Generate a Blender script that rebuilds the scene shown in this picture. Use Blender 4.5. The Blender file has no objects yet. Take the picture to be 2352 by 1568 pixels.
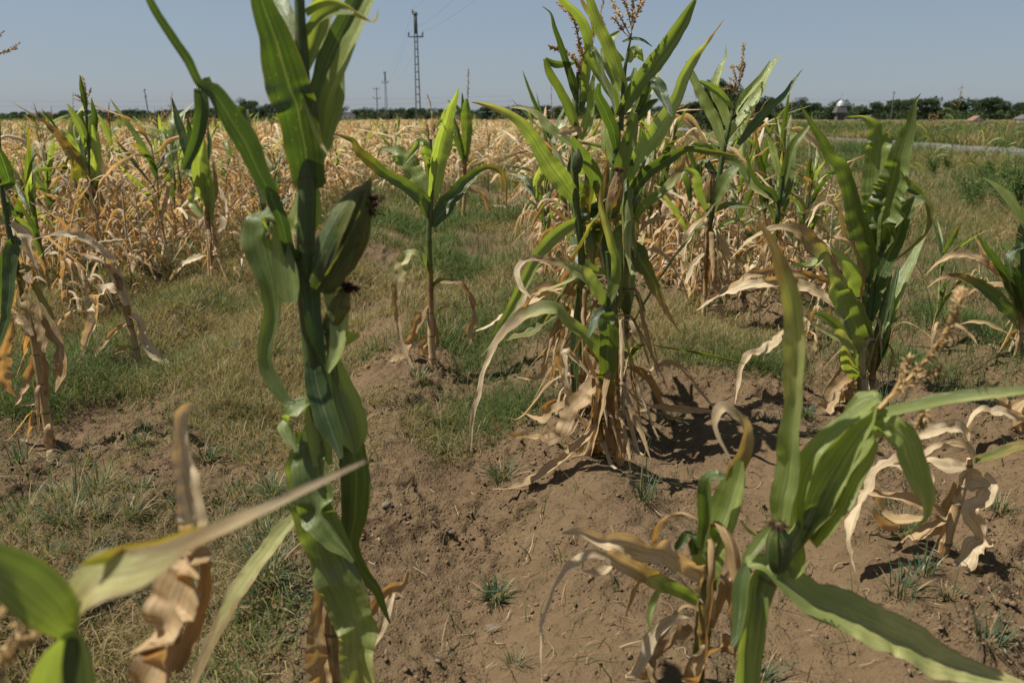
import bpy, math, random
import numpy as np
from mathutils import Vector
R = math.radians
rng = np.random.default_rng(7)
scene = bpy.context.scene
COL = scene.collection

# ------------------------------------------------------------------ camera, sky, sun, exposure
CAM_H = 1.2
F = 2352 * 28 / 36.0
PITCH = math.atan((784 - 270) / F)
cd = bpy.data.cameras.new('camera'); cam = bpy.data.objects.new('camera', cd); COL.objects.link(cam)
cam.location = (0, 0, CAM_H); cam.rotation_euler = (math.pi / 2 - PITCH, 0, 0)
cd.lens = 28; cd.sensor_width = 36; cd.clip_start = 0.02; cd.clip_end = 6000
cd.dof.use_dof = True; cd.dof.focus_distance = 3.1; cd.dof.aperture_fstop = 4.0
scene.camera = cam
SUN_EL = R(61); SUN_V = Vector((-1.0, 0.03, 0)).normalized()
w = bpy.data.worlds.new("World"); scene.world = w; w.use_nodes = True
nt = w.node_tree; nt.nodes.clear()
sky = nt.nodes.new('ShaderNodeTexSky'); sky.sky_type = 'NISHITA'; sky.sun_disc = False
sky.sun_elevation = SUN_EL; sky.sun_rotation = math.atan2(SUN_V.x, SUN_V.y)
sky.air_density = 1.0; sky.dust_density = 0.7; sky.ozone_density = 1.6
bg = nt.nodes.new('ShaderNodeBackground'); bg.inputs[1].default_value = 0.05
wo = nt.nodes.new('ShaderNodeOutputWorld')
hz = nt.nodes.new('ShaderNodeMix'); hz.data_type = 'RGBA'; hz.inputs[0].default_value = .6; hz.inputs[7].default_value = (4.3, 5.2, 6.6, 1)   # milky summer air
nt.links.new(sky.outputs[0], hz.inputs[6]); dim = nt.nodes.new('ShaderNodeVectorMath'); dim.operation = 'SCALE'; dim.inputs[3].default_value = .84
nt.links.new(hz.outputs[2], dim.inputs[0]); nt.links.new(dim.outputs[0], bg.inputs[0]); nt.links.new(bg.outputs[0], wo.inputs[0])
sd = bpy.data.lights.new('sun', 'SUN'); sun = bpy.data.objects.new('sun', sd); COL.objects.link(sun)
sd.energy = 5.0; sd.angle = R(0.5); sd.color = (1.0, 0.94, 0.85)
sdir = Vector((SUN_V.x * math.cos(SUN_EL), SUN_V.y * math.cos(SUN_EL), math.sin(SUN_EL)))
sun.rotation_euler = sdir.to_track_quat('Z', 'Y').to_euler()
scene.view_settings.view_transform = 'Standard'; scene.view_settings.look = 'None'
scene.view_settings.exposure = 0.83; scene.view_settings.gamma = 1
scene.render.engine = 'CYCLES'

# ------------------------------------------------------------------ picture measurements -> world
CP, SP = math.cos(PITCH), math.sin(PITCH)
def ray(u, v):
    x = (u - 1176) / F; z = -(v - 784) / F
    return np.array([x, CP + z * SP, -SP + z * CP])
def P(u, v, Y):
    d = ray(u, v); return np.array([d[0], d[1], d[2]]) * (Y / d[1]) + np.array([0, 0, CAM_H])
def ground(u, v):
    d = ray(u, v); t = CAM_H / -d[2]; return d[0] * t, d[1] * t
def camdepth(p): return p[1] * CP + (CAM_H - p[2]) * SP

# ------------------------------------------------------------------ numpy noise
_perm = np.random.default_rng(3).permutation(65536)
def _hash(ix, iy, s=0):
    return _perm[(_perm[(ix + 977 * s) & 65535] + iy) & 65535] / 65535.0
def vnoise(x, y, s=0):
    x = np.asarray(x, float); y = np.asarray(y, float)
    ix = np.floor(x).astype(np.int64); iy = np.floor(y).astype(np.int64)
    fx = x - ix; fy = y - iy; fx = fx * fx * (3 - 2 * fx); fy = fy * fy * (3 - 2 * fy)
    a = _hash(ix, iy, s); b = _hash(ix + 1, iy, s); c = _hash(ix, iy + 1, s); d = _hash(ix + 1, iy + 1, s)
    return (a * (1 - fx) + b * fx) * (1 - fy) + (c * (1 - fx) + d * fx) * fy
def fbm(x, y, o=4, s=0):
    r = 0; a = 0.5; t = 0
    for i in range(o):
        r = r + a * vnoise(x * 2 ** i, y * 2 ** i, s + i); t += a; a *= 0.5
    return r / t
def sstep(a, b, x):
    t = np.clip((x - a) / (b - a), 0, 1); return t * t * (3 - 2 * t)
ROW0, ROWP = -0.40, 0.785
def gh(x, y, fine=True):
    """height of the field's soil"""
    x = np.asarray(x, float); y = np.asarray(y, float)
    field = 1 - sstep(2.6, 4.5, x - 0.12 * np.maximum(y - 5, 0))
    far = 1 - sstep(20, 60, y)
    wob = (fbm(x * .7, y * .5, 2, 11) - .5) * .35
    ph = np.cos(2 * np.pi * (x - 0.19 + wob) / ROWP)
    h = 0.05 * ph * field * far * (0.55 + 0.9 * fbm(x * 1.1, y * .9, 2, 5))
    h = h + (fbm(x * 1.7, y * 1.7, 3, 21) - .5) * 0.07 * far
    h = h + (fbm(x * .05, y * .05, 2, 31) - .5) * 0.3 * sstep(15, 60, np.hypot(x, y)) 
    if fine:
        nf = 1 - sstep(5, 12, np.hypot(x, y))
        n1 = fbm(x * 9, y * 9, 3, 41); n2 = fbm(x * 32, y * 32, 2, 51)
        cl = .25 + .75 * sstep(.38, .60, fbm(x * 3.2, y * 3.2, 2, 61))
        h = h + nf * ((n1 - .5) * .034 + cl * ((sstep(.45, .70, n2)) * .021 + (1 - np.abs(2 * n1 - 1)) * .028) + (n2 - .5) * .009)
        # broken crust edges along the ridge
        ed = fbm(x * 5 + 3, y * 5, 3, 71)
        h = h + nf * .014 * sstep(.50, .53, ed) * sstep(.35, .6, fbm(x * 1.6, y * 1.6, 2, 81))
    return h

# ------------------------------------------------------------------ mesh helpers
def mk_mesh(name, V, Q, mat, attrs=None, uv=None, smooth=True):
    me = bpy.data.meshes.new(name)
    V = np.asarray(V, np.float32); Q = np.asarray(Q, np.int32)
    k = Q.shape[1]
    me.vertices.add(len(V)); me.vertices.foreach_set('co', V.ravel())
    me.loops.add(Q.size); me.loops.foreach_set('vertex_index', Q.ravel())
    me.polygons.add(len(Q)); me.polygons.foreach_set('loop_start', np.arange(0, Q.size, k, dtype=np.int32))
    me.polygons.foreach_set('loop_total', np.full(len(Q), k, np.int32))
    me.polygons.foreach_set('use_smooth', np.full(len(Q), smooth, bool))
    me.update(calc_edges=True)
    if uv is not None:
        l = me.uv_layers.new(name='UVMap'); l.data.foreach_set('uv', np.asarray(uv, np.float32)[Q.ravel()].ravel())
    for a, val in (attrs or {}).items():
        t = me.attributes.new(a, 'FLOAT', 'POINT'); t.data.foreach_set('value', np.asarray(val, np.float32))
    if mat: me.materials.append(mat)
    return me
class Geo:
    def __init__(s): s.V = []; s.Q = []; s.uv = []; s.dry = []; s.rnd = []; s.n = 0
    def add(s, V, Q, uv=None, dry=0., rnd=0.):
        V = np.asarray(V, float); n = len(V)
        s.V.append(V); s.Q.append(np.asarray(Q, int) + s.n); s.n += n
        s.uv.append(np.zeros((n, 2)) if uv is None else uv)
        s.dry.append(np.broadcast_to(dry, n).astype(float)); s.rnd.append(np.broadcast_to(rnd, n).astype(float))
    def addgeo(s, g, M=None, off=None):
        V = g.arr()[0]
        if M is not None: V = V @ M.T
        if off is not None: V = V + off
        a = g.arr(); s.add(V, a[1], a[2], a[3], a[4])
    def arr(s):
        if len(s.V) > 1:
            s.V = [np.concatenate(s.V)]; s.Q = [np.concatenate(s.Q)]; s.uv = [np.concatenate(s.uv)]
            s.dry = [np.concatenate(s.dry)]; s.rnd = [np.concatenate(s.rnd)]
        return s.V[0], s.Q[0], s.uv[0], s.dry[0], s.rnd[0]
    def mesh(s, name, mat, smooth=True):
        V, Q, uv, d, r = s.arr()
        return mk_mesh(name, V, Q, mat, {'dry': d, 'rnd': r}, uv, smooth)
def link(name, me, parent=None, loc=None):
    o = bpy.data.objects.new(name, me); COL.objects.link(o)
    if parent: o.parent = parent
    if loc is not None: o.location = loc
    return o
def tag(o, label=None, cat=None, group=None, kind=None):
    if label: o['label'] = label
    if cat: o['category'] = cat
    if group: o['group'] = group
    if kind: o['kind'] = kind
    return o
def thing(name, loc, label, cat, group=None):
    o = bpy.data.objects.new(name, None); o.empty_display_size = .1; COL.objects.link(o); o.location = loc
    return tag(o, label, cat, group)
def copy_tree(o, parent=None):
    c = o.copy(); COL.objects.link(c); c.parent = parent
    for ch in list(o.children): copy_tree(ch, c)
    return c
def box_geo(g, c, s, rz=0., dry=0., rnd=0.):
    x, y, z = np.array(s) / 2
    V = np.array([[-x,-y,-z],[x,-y,-z],[x,y,-z],[-x,y,-z],[-x,-y,z],[x,-y,z],[x,y,z],[-x,y,z]])
    ca, sa = math.cos(rz), math.sin(rz)
    V = V @ np.array([[ca, -sa, 0], [sa, ca, 0], [0, 0, 1]]).T + np.array(c)
    g.add(V, [[0,3,2,1],[4,5,6,7],[0,1,5,4],[1,2,6,5],[2,3,7,6],[3,0,4,7]], dry=dry, rnd=rnd)
def crom(pts, n):
    pts = np.asarray(pts, float); K = len(pts)
    if K == 2: 
        t = np.linspace(0, 1, n)[:, None]; return pts[0] * (1 - t) + pts[1] * t
    L = np.r_[0, np.cumsum(np.linalg.norm(np.diff(pts[:, :3], axis=0), axis=1) + 1e-6)]
    s = np.linspace(0, L[-1], n); out = np.zeros((n, pts.shape[1]))
    # non-uniform Hermite
    m = np.zeros_like(pts)
    m[1:-1] = ((pts[2:] - pts[1:-1]) / (L[2:] - L[1:-1])[:, None] + (pts[1:-1] - pts[:-2]) / (L[1:-1] - L[:-2])[:, None]) / 2
    m[0] = (pts[1] - pts[0]) / (L[1] - L[0]); m[-1] = (pts[-1] - pts[-2]) / (L[-1] - L[-2])
    i = np.clip(np.searchsorted(L, s, side='right') - 1, 0, K - 2)
    hh = (L[i + 1] - L[i]); t = (s - L[i]) / hh; t = t[:, None]; hh = hh[:, None]
    return ((2*t**3 - 3*t**2 + 1) * pts[i] + (t**3 - 2*t**2 + t) * hh * m[i] + (-2*t**3 + 3*t**2) * pts[i+1] + (t**3 - t**2) * hh * m[i+1])
def norm(v): return v / (np.linalg.norm(v, axis=-1, keepdims=True) + 1e-12)
def tube(g, C, r, k=8, dry=0., rnd=0., cap=True, lobes=0.):
    C = np.asarray(C, float); n = len(C); r = np.broadcast_to(r, n)
    T = norm(np.gradient(C, axis=0)); ref = np.array([0.31, .95, 0.05])
    if abs(T[n // 2] @ ref) > .9: ref = np.array([1., 0, 0.1])
    A = norm(np.cross(T, ref)); B = np.cross(T, A)
    a = np.linspace(0, 2 * np.pi, k, endpoint=False)
    rr = r[:, None] * (1 + lobes * np.cos(2 * a)[None, :])
    V = C[:, None, :] + rr[..., None] * (np.cos(a)[None, :, None] * A[:, None, :] + np.sin(a)[None, :, None] * B[:, None, :])
    V = V.reshape(-1, 3); i = np.arange(n - 1)[:, None] * k; j = np.arange(k)[None, :]; j2 = (j + 1) % k
    Q = np.stack([i + j, i + j2, i + k + j2, i + k + j], -1).reshape(-1, 4)
    L = np.r_[0, np.cumsum(np.linalg.norm(np.diff(C, axis=0), axis=1))]
    uv = np.stack([np.tile(a / (2 * np.pi) , n), np.repeat(L, k)], -1)
    d = np.repeat(np.broadcast_to(dry, n), k)
    g.add(V, Q, uv, d, rnd)
    if cap:
        for e, (idx) in ((0, 0), (1, (n - 1) * k)):
            V2 = V[idx:idx + k]; c = V2.mean(0)
            h = k // 2; q = [[a_, (a_ + 1) % k, (a_ + 2) % k, k] for a_ in range(0, k - (k % 2), 2)]
            g.add(np.vstack([V2, c]), q, None, np.broadcast_to(dry, n)[0 if e == 0 else -1], rnd)
    return g
def blade(g, pts, W, N, dry=(0, 0), n=24, m=6, fold=.25, rip=.12, rnd=None, edge=1., seed=0, kink=.0):
    """leaf blade: pts Kx3, widths K, normal hints Kx3"""
    rs = np.random.default_rng(seed); rnd = rs.random() if rnd is None else rnd
    pts = np.asarray(pts, float); W = np.asarray(W, float); N = np.asarray(N, float)
    D = crom(np.hstack([pts, W[:, None], N]), n)
    C = D[:, :3]; w_ = np.maximum(D[:, 3], .0006); Nh = D[:, 4:7]
    L = np.r_[0, np.cumsum(np.linalg.norm(np.diff(C, axis=0), axis=1))]; tl = L[-1]; t = L / tl
    if kink:
        C = C + (np.stack([vnoise(L * 28, L * 0 + seed % 97 + 7 * q, q) for q in range(3)], -1) - .5) * kink * w_[:, None] * sstep(0, .15, t)[:, None]
    T = norm(np.gradient(C, axis=0)); dT = np.gradient(T, axis=0) / (np.gradient(L)[:, None] + 1e-9)
    kap = np.linalg.norm(dT, axis=1)
    Nn = norm(Nh - (Nh * T).sum(1)[:, None] * T)
    S = norm(np.cross(T, Nn))
    # where the strip bends in its own plane, turn it edge-on instead (a real blade cannot bend sideways)
    kin = (dT * S).sum(1); e = np.clip((np.abs(kin) * w_ / 2 - .25) / .8, 0, 1)
    ker = np.hanning(5); ker /= ker.sum(); e = np.convolve(e, ker, 'same')
    sg = np.sign(kin[np.argmax(np.abs(kin) * w_)] or 1)
    Nn = norm(Nn * (1 - .6 * e)[:, None] - sg * S * (.85 * e)[:, None]); S = norm(np.cross(T, Nn))
    s = np.linspace(-1, 1, m + 1)
    hw = w_ / 2
    ph = rs.random(4) * 50
    dl = np.clip(np.interp(t, np.linspace(0, 1, len(dry)), dry), 0, 1)      # how dead the blade is along its length
    if kink:
        an = dl * sstep(.02, .2, t) * 1.5 * (vnoise(L * 7 + ph[0], L * 0 + ph[1], 5) - .5)
        Sn = S * np.cos(an)[:, None] + Nn * np.sin(an)[:, None]; Nn = Nn * np.cos(an)[:, None] - S * np.sin(an)[:, None]; S = Sn
    f = 9 / max(tl, .15) * .25
    rp = lambda q, fr: (vnoise(L * fr + ph[q], L * 0 + ph[q], 3) - .5) * 2
    rl = rp(0, 26) * .7 + rp(2, 60) * .35; rr = rp(1, 26) * .7 + rp(3, 60) * .35
    R_ = np.where(s[None, :] < 0, rl[:, None], rr[:, None])
    curl = (rp(2, 7))[:, None] * s[None, :] * .12
    crease = (dl * .5 * (np.abs(vnoise(L * 34 + ph[1], L * 0 + ph[2], 6) - .5) * 2 - .5))[:, None] * np.sign(s)[None, :] * np.abs(s)[None, :] if m > 3 else 0
    tear = [1 + dl * .55 * (vnoise(L * 45 + ph[q], L * 0 + ph[q], 8) - .62) for q in (0, 3)]
    fv = fold + dl * .75 * (vnoise(L * 9 + ph[2], L * 0 + ph[3], 7) - .35)
    off = hw[:, None] * (crease + fv[:, None] * (np.abs(s)[None, :] ** 1.3) * (1 + .7 * rp(3, 5)[:, None]) + rip * R_ * (np.abs(s)[None, :] ** 2) * 2 + curl)
    lat = hw[:, None] * s[None, :] * np.where(s[None, :] < 0, tear[0][:, None], tear[1][:, None]) * (1 - .12 * abs(fold) - .3 * np.clip(np.abs(fv) - .3, 0, 1)[:, None]) * (1 + .1 * R_ * (np.abs(s)[None, :] > .9))
    V = (C[:, None, :] + lat[..., None] * S[:, None, :] + off[..., None] * Nn[:, None, :]).reshape(-1, 3)
    i = np.arange(n - 1)[:, None] * (m + 1); j = np.arange(m)[None, :]
    Q = np.stack([i + j, i + j + 1, i + m + 2 + j, i + m + 1 + j], -1).reshape(-1, 4)
    uv = np.stack([np.tile((s + 1) / 2, n), np.repeat(L, m + 1)], -1)
    d = np.interp(t, np.linspace(0, 1, len(dry)), dry)
    d2 = (d[:, None] + edge * .10 * (np.abs(s) ** 4)[None, :] * (d[:, None] > .02)).ravel()
    g.add(V, Q, uv, d2, rnd)
    return g

# ------------------------------------------------------------------ materials
def newmat(name):
    m = bpy.data.materials.new(name); m.use_nodes = True; m.node_tree.nodes.clear(); return m, m.node_tree
class NT:
    def __init__(s, nt): s.nt = nt
    def n(s, t, **k):
        x = s.nt.nodes.new('ShaderNode' + t)
        for a, b in k.items():
            if a.startswith('i'): x.inputs[int(a[1:])].default_value = b
            else: setattr(x, a, b)
        return x
    def l(s, a, b): s.nt.links.new(a, b)
    def math(s, op, a, b=None, c=None):
        x = s.n('Math', operation=op)
        for i, q in enumerate((a, b, c)):
            if q is None: continue
            if isinstance(q, (int, float)): x.inputs[i].default_value = q
            else: s.l(q, x.inputs[i])
        return x.outputs[0]
    def attr(s, name): return s.n('Attribute', attribute_name=name)
    def noise(s, vec, scale, det=3, rough=.5):
        x = s.n('TexNoise'); x.inputs['Scale'].default_value = scale; x.inputs['Detail'].default_value = det; x.inputs['Roughness'].default_value = rough
        if vec is not None: s.l(vec, x.inputs['Vector'])
        return x.outputs['Fac']
    def ramp(s, fac, stops):
        x = s.n('ValToRGB'); e = x.color_ramp.elements
        while len(e) < len(stops): e.new(.5)
        for i, (p, c) in enumerate(stops): e[i].position = p; e[i].color = (*c, 1)
        s.l(fac, x.inputs[0]); return x.outputs[0]
    def mix(s, f, a, b, mode='MIX'):
        x = s.n('Mix', data_type='RGBA', blend_type=mode)
        for q, i in ((f, 0), (a, 6), (b, 7)):
            if isinstance(q, (int, float)): x.inputs[i].default_value = q
            elif isinstance(q, tuple): x.inputs[i].default_value = (*q, 1)
            else: s.l(q, x.inputs[i])
        return x.outputs[2]
def plant_mat(name, transl, rough=.42, spec=.45, bump=.5, far=False):
    m, nt = newmat(name); k = NT(nt)
    dry = k.attr('dry').outputs['Fac']; rnd = k.attr('rnd').outputs['Fac']
    uv = k.n('UVMap').outputs[0]; sp = k.n('SeparateXYZ'); k.l(uv, sp.inputs[0])
    U, Vv = sp.outputs[0], sp.outputs[1]
    cb = k.n('CombineXYZ'); k.l(k.math('MULTIPLY', U, 55), cb.inputs[0]); k.l(k.math('MULTIPLY', Vv, 5.), cb.inputs[1]); k.l(k.math('MULTIPLY', rnd, 31), cb.inputs[2])
    vein = k.noise(cb.outputs[0], 1.0, 3, .6)
    cb2 = k.n('CombineXYZ'); k.l(k.math('MULTIPLY', U, 2.2), cb2.inputs[0]); k.l(k.math('MULTIPLY', Vv, 13.), cb2.inputs[1]); k.l(k.math('MULTIPLY', rnd, 57), cb2.inputs[2])
    blot = k.noise(cb2.outputs[0], 1.0, 4, .6)
    dd = k.math('MULTIPLY_ADD', k.math('SUBTRACT', blot, .5), .55, dry)
    dd = k.math('MULTIPLY_ADD', k.math('SUBTRACT', vein, .5), k.math('MULTIPLY_ADD', dry, .35, .15), dd)
    wilt = k.math('MINIMUM', k.math('MULTIPLY', dry, 6), 1.0)
    dd = k.math('MULTIPLY', dd, wilt)
    cbw = k.n('CombineXYZ'); k.l(k.math('MULTIPLY', U, 17), cbw.inputs[0]); k.l(k.math('MULTIPLY', Vv, 2.5), cbw.inputs[1]); k.l(k.math('MULTIPLY', rnd, 23), cbw.inputs[2])
    broad = k.noise(cbw.outputs[0], 1.0, 2, .6)
    vs = k.math('SMOOTH_MIN', k.math('MAXIMUM', k.math('MULTIPLY_ADD', k.math('ADD', k.math('MULTIPLY', vein, .5), k.math('MULTIPLY', broad, .5)), 4.4, -1.7), 0.), 1., .1)
    green = k.mix(vs, (.027, .052, .015), (.058, .096, .026))
    pale = k.mix(vs, (.155, .205, .048), (.30, .35, .13))
    green = k.mix(k.math('MINIMUM', k.math('MAXIMUM', k.math('MULTIPLY_ADD', rnd, 1.5, -.4), 0.), 1.), green, pale)
    green = k.mix(k.math('MULTIPLY', blot, .35), green, k.mix(1., green, (1.35, 1.1, .7), 'MULTIPLY'))
    c1 = k.ramp(dd, [(.0, (.045, .08, .015)), (.22, (.10, .12, .018)), (.40, (.21, .165, .035)), (.55, (.17, .095, .030)), (.78, (.27, .16, .058)), (1., (.46, .33, .165))])
    c2 = k.ramp(dd, [(.0, (.09, .14, .04)), (.22, (.22, .25, .08)), (.40, (.36, .35, .14)), (.55, (.22, .15, .065)), (.78, (.36, .265, .135)), (1., (.60, .50, .32))])
    dc = k.mix(k.math('GREATER_THAN', rnd, .5), c1, c2)
    col = k.mix(k.math('MULTIPLY', k.math('MINIMUM', k.math('MAXIMUM', dd, 0.), .2), 5.), green, dc)
    # pale midrib
    mr = k.math('SUBTRACT', 1.0, k.math('MINIMUM', k.math('MULTIPLY', k.math('ABSOLUTE', k.math('SUBTRACT', U, .5)), 20.), 1.0))
    if transl > 0: col = k.mix(k.math('MULTIPLY', mr, .85), col, k.mix(dry, (.13, .155, .07), (.40, .32, .2)))
    col = k.mix(k.math('MULTIPLY', k.math('MULTIPLY', dry, .9), k.math('SMOOTH_MIN', k.math('MAXIMUM', k.math('MULTIPLY_ADD', vein, -5., 2.55), 0.), 1., .1)), col, k.mix(1., col, (.50, .40, .30), 'MULTIPLY'))
    eg = k.math('POWER', k.math('MULTIPLY', k.math('ABSOLUTE', k.math('SUBTRACT', U, .5)), 2.), 14.)
    if transl > 0: col = k.mix(k.math('MULTIPLY', eg, .65), col, (.16, .13, .05))
    # insect specks and dead spots
    vo = k.noise(cb2.outputs[0], 9., 2, .5)
    col = k.mix(k.math('MULTIPLY', k.math('GREATER_THAN', vo, .69), .7), col, (.22, .17, .06))
    if transl == 0:      # dark rings at the nodes of a stalk
        fr = k.math('ABSOLUTE', k.math('SUBTRACT', k.math('FRACT', k.math('DIVIDE', Vv, .115)), .5))
        ring = k.math('MINIMUM', k.math('MAXIMUM', k.math('MULTIPLY_ADD', fr, -22., 1.1), 0.), .75)
        col = k.mix(ring, col, (.075, .055, .025))
    pb = k.n('BsdfPrincipled'); k.l(col, pb.inputs['Base Color'])
    pb.inputs['Specular IOR Level'].default_value = spec
    k.l(k.math('MULTIPLY_ADD', dry, .25, rough), pb.inputs['Roughness'])
    if bump and not far:
        cb3 = k.n('CombineXYZ'); k.l(k.math('MULTIPLY', U, 7), cb3.inputs[0]); k.l(k.math('MULTIPLY', Vv, 70.), cb3.inputs[1]); k.l(k.math('MULTIPLY', rnd, 17), cb3.inputs[2])
        bh = k.math('ADD', k.math('MULTIPLY', vein, 1.2), k.math('ADD', k.math('MULTIPLY', blot, 1.2), k.math('MULTIPLY', k.noise(cb3.outputs[0], 1., 2), .7)))
        bu = k.n('Bump'); bu.inputs['Strength'].default_value = bump; bu.inputs['Distance'].default_value = .0045
        k.l(bh, bu.inputs['Height']); k.l(bu.outputs[0], pb.inputs['Normal'])
    out = k.n('OutputMaterial')
    if transl > 0:
        tr = k.n('BsdfTranslucent')
        tc = k.mix(1.0, col, k.mix(dry, (2.5, 2.7, .8), (1.35, 1.0, .55)), 'MULTIPLY')
        k.l(tc, tr.inputs[0])
        mx = k.n('MixShader'); mx.inputs[0].default_value = transl
        k.l(pb.outputs[0], mx.inputs[1]); k.l(tr.outputs[0], mx.inputs[2]); k.l(mx.outputs[0], out.inputs[0])
    else: k.l(pb.outputs[0], out.inputs[0])
    return m
M_LEAF = plant_mat('leaf', .34, .34, .6)
M_STALK = plant_mat('stalk', 0, .5, .35)
M_FAR = plant_mat('far_leaf', .28, .6, .2, 0, True)
def ramp_mat(name, stops, transl=0., rough=.7, spec=.2, noise=None):
    m, nt = newmat(name); k = NT(nt); rnd = k.attr('rnd').outputs['Fac']
    col = k.ramp(rnd, stops)
    if noise:
        tc = k.n('TexCoord'); nn = k.noise(tc.outputs['Object'], noise[0], 4, .6)
        col = k.mix(nn, col, k.mix(1., col, (noise[1],) * 3, 'MULTIPLY'))
    pb = k.n('BsdfPrincipled'); k.l(col, pb.inputs['Base Color']); pb.inputs['Roughness'].default_value = rough
    pb.inputs['Specular IOR Level'].default_value = spec; out = k.n('OutputMaterial')
    if transl:
        tr = k.n('BsdfTranslucent'); k.l(k.mix(1., col, (1.7, 1.9, .9), 'MULTIPLY'), tr.inputs[0])
        mx = k.n('MixShader'); mx.inputs[0].default_value = transl
        k.l(pb.outputs[0], mx.inputs[1]); k.l(tr.outputs[0], mx.inputs[2]); k.l(mx.outputs[0], out.inputs[0])
    else: k.l(pb.outputs[0], out.inputs[0])
    return m
M_GRASS = ramp_mat('grass', [(0, (.032, .060, .016)), (.3, (.060, .094, .024)), (.55, (.10, .108, .034)), (.7, (.155, .12, .05)), (1., (.28, .215, .11))], .3, .6)
M_TUFT = ramp_mat('tuft_grass', [(0, (.030, .056, .030)), (.5, (.055, .086, .044)), (.8, (.07, .095, .045)), (1., (.25, .19, .10))], .25, .55)
M_WEED = ramp_mat('weed_leaf', [(0, (.022, .05, .014)), (.5, (.045, .085, .02)), (.8, (.09, .13, .03)), (1., (.2, .18, .07))], .3, .6)
M_TREE = ramp_mat('tree_leaf', [(0, (.014, .024, .010)), (.6, (.028, .045, .015)), (1., (.05, .072, .024))], .2, .7)
M_BARK = ramp_mat('bark', [(0, (.10, .08, .06)), (1, (.16, .13, .10))], 0, .9, .1, (8., .5))
M_TASSEL = ramp_mat('tassel', [(0, (.25, .14, .055)), (.5, (.38, .26, .12)), (1., (.50, .38, .21))], .25, .7)
M_SILK = ramp_mat('silk', [(0, (.02, .009, .006)), (1., (.07, .03, .016))], 0, .8)
M_CONC = ramp_mat('weathered_concrete', [(0, (.12, .12, .12)), (1, (.19, .18, .17))], 0, .9, .1, (3., .6))
M_DARK = ramp_mat('dark_metal', [(0, (.04, .04, .045)), (1, (.08, .08, .08))], 0, .6, .3)
M_STONE = ramp_mat('stone', [(0, (.09, .07, .05)), (1, (.17, .14, .105))], 0, .9, .15, (60., .6))
M_WHITE = ramp_mat('white_wall', [(0, (.42, .41, .38)), (1, (.62, .61, .60))], 0, .85, .2, (1.5, .8))
M_ROOF = ramp_mat('roof', [(0, (.09, .09, .09)), (.5, (.16, .10, .07)), (1, (.22, .13, .085))], 0, .85, .2, (2., .6))
M_SILVER = ramp_mat('silver_dome', [(0, (.28, .29, .30)), (1, (.36, .36, .37))], 0, .35, .6)

def soil_mat():
    m, nt = newmat('soil'); k = NT(nt)
    tc = k.n('TexCoord').outputs['Object']; sp = k.n('SeparateXYZ'); k.l(tc, sp.inputs[0])
    n1 = k.noise(tc, 2.2, 5, .6); n2 = k.noise(tc, 22, 5, .65); n3 = k.noise(tc, 150, 4, .6); n0 = k.noise(tc, .12, 3, .5)
    a = k.mix(n1, (.084, .057, .032), (.176, .124, .070)); b = k.mix(n2, (.62, .60, .58), (1.25, 1.24, 1.22))
    col = k.mix(1., a, b, 'MULTIPLY')
    col = k.mix(k.math('MULTIPLY', n3, .5), col, k.mix(1., col, (.6, .57, .55), 'MULTIPLY'))
    # far away the ground is covered with dry and green growth
    gr = k.mix(n0, (.12, .105, .050), (.065, .08, .03)); gr = k.mix(n1, gr, (.15, .125, .065))
    d = k.n('MapRange'); d.inputs[1].default_value = 9; d.inputs[2].default_value = 30; k.l(sp.outputs[1], d.inputs[0])
    col = k.mix(k.math('MULTIPLY', d.outputs[0], .85), col, gr)
    pb = k.n('BsdfPrincipled'); k.l(col, pb.inputs['Base Color']); pb.inputs['Roughness'].default_value = .95; pb.inputs['Specular IOR Level'].default_value = .1
    bu = k.n('Bump'); bu.inputs['Strength'].default_value = 1.; bu.inputs['Distance'].default_value = .022
    pit = k.n('TexVoronoi'); pit.inputs['Scale'].default_value = 60; k.l(k.mix(.015, tc, k.n('TexNoise').outputs['Color']), pit.inputs['Vector'])
    k.l(k.math('ADD', k.math('MULTIPLY', n2, .8), k.math('ADD', k.math('MULTIPLY', n3, .3), k.math('MULTIPLY', k.math('MINIMUM', pit.outputs['Distance'], .35), .9))), bu.inputs['Height']); k.l(bu.outputs[0], pb.inputs['Normal'])
    o = k.n('OutputMaterial'); k.l(pb.outputs[0], o.inputs[0]); return m
M_SOIL = soil_mat()
M_CRUMB = ramp_mat('soil_crumb', [(0, (.08, .054, .033)), (1, (.16, .112, .07))], 0, .95, .05)
def asphalt_mat():
    m, nt = newmat('asphalt'); k = NT(nt); tc = k.n('TexCoord').outputs['Object']
    col = k.mix(k.noise(tc, 1.2, 4), (.075, .073, .068), (.12, .115, .105)); pb = k.n('BsdfPrincipled'); k.l(col, pb.inputs['Base Color']); pb.inputs['Roughness'].default_value = .9
    o = k.n('OutputMaterial'); k.l(pb.outputs[0], o.inputs[0]); return m
M_ROAD = asphalt_mat()

# ------------------------------------------------------------------ ground sheet and road
def axis(fine_lo, fine_hi, step, lo, hi, g):
    a = list(np.arange(fine_lo, fine_hi, step)); s = step; x = a[-1]
    while x < hi: s *= g; x += s; a.append(x)
    s = step; x = a[0]; b = []
    while x > lo: s *= g; x -= s; b.append(x)
    return np.array(b[::-1] + a)
gx = axis(-1.7, 1.7, .0085, -1500, 1500, 1.036); gy = axis(.9, 3.6, .0085, -60, 2500, 1.030)
XX, YY = np.meshgrid(gx, gy)
ZZ = gh(XX, YY)
nx_, ny_ = len(gx), len(gy)
ii = (np.arange(ny_ - 1)[:, None] * nx_ + np.arange(nx_ - 1)[None, :])
GQ = np.stack([ii, ii + 1, ii + nx_ + 1, ii + nx_], -1).reshape(-1, 4)
tag(link('ground', mk_mesh('ground', np.stack([XX, YY, ZZ], -1).reshape(-1, 3), GQ, M_SOIL)), kind='structure')
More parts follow.
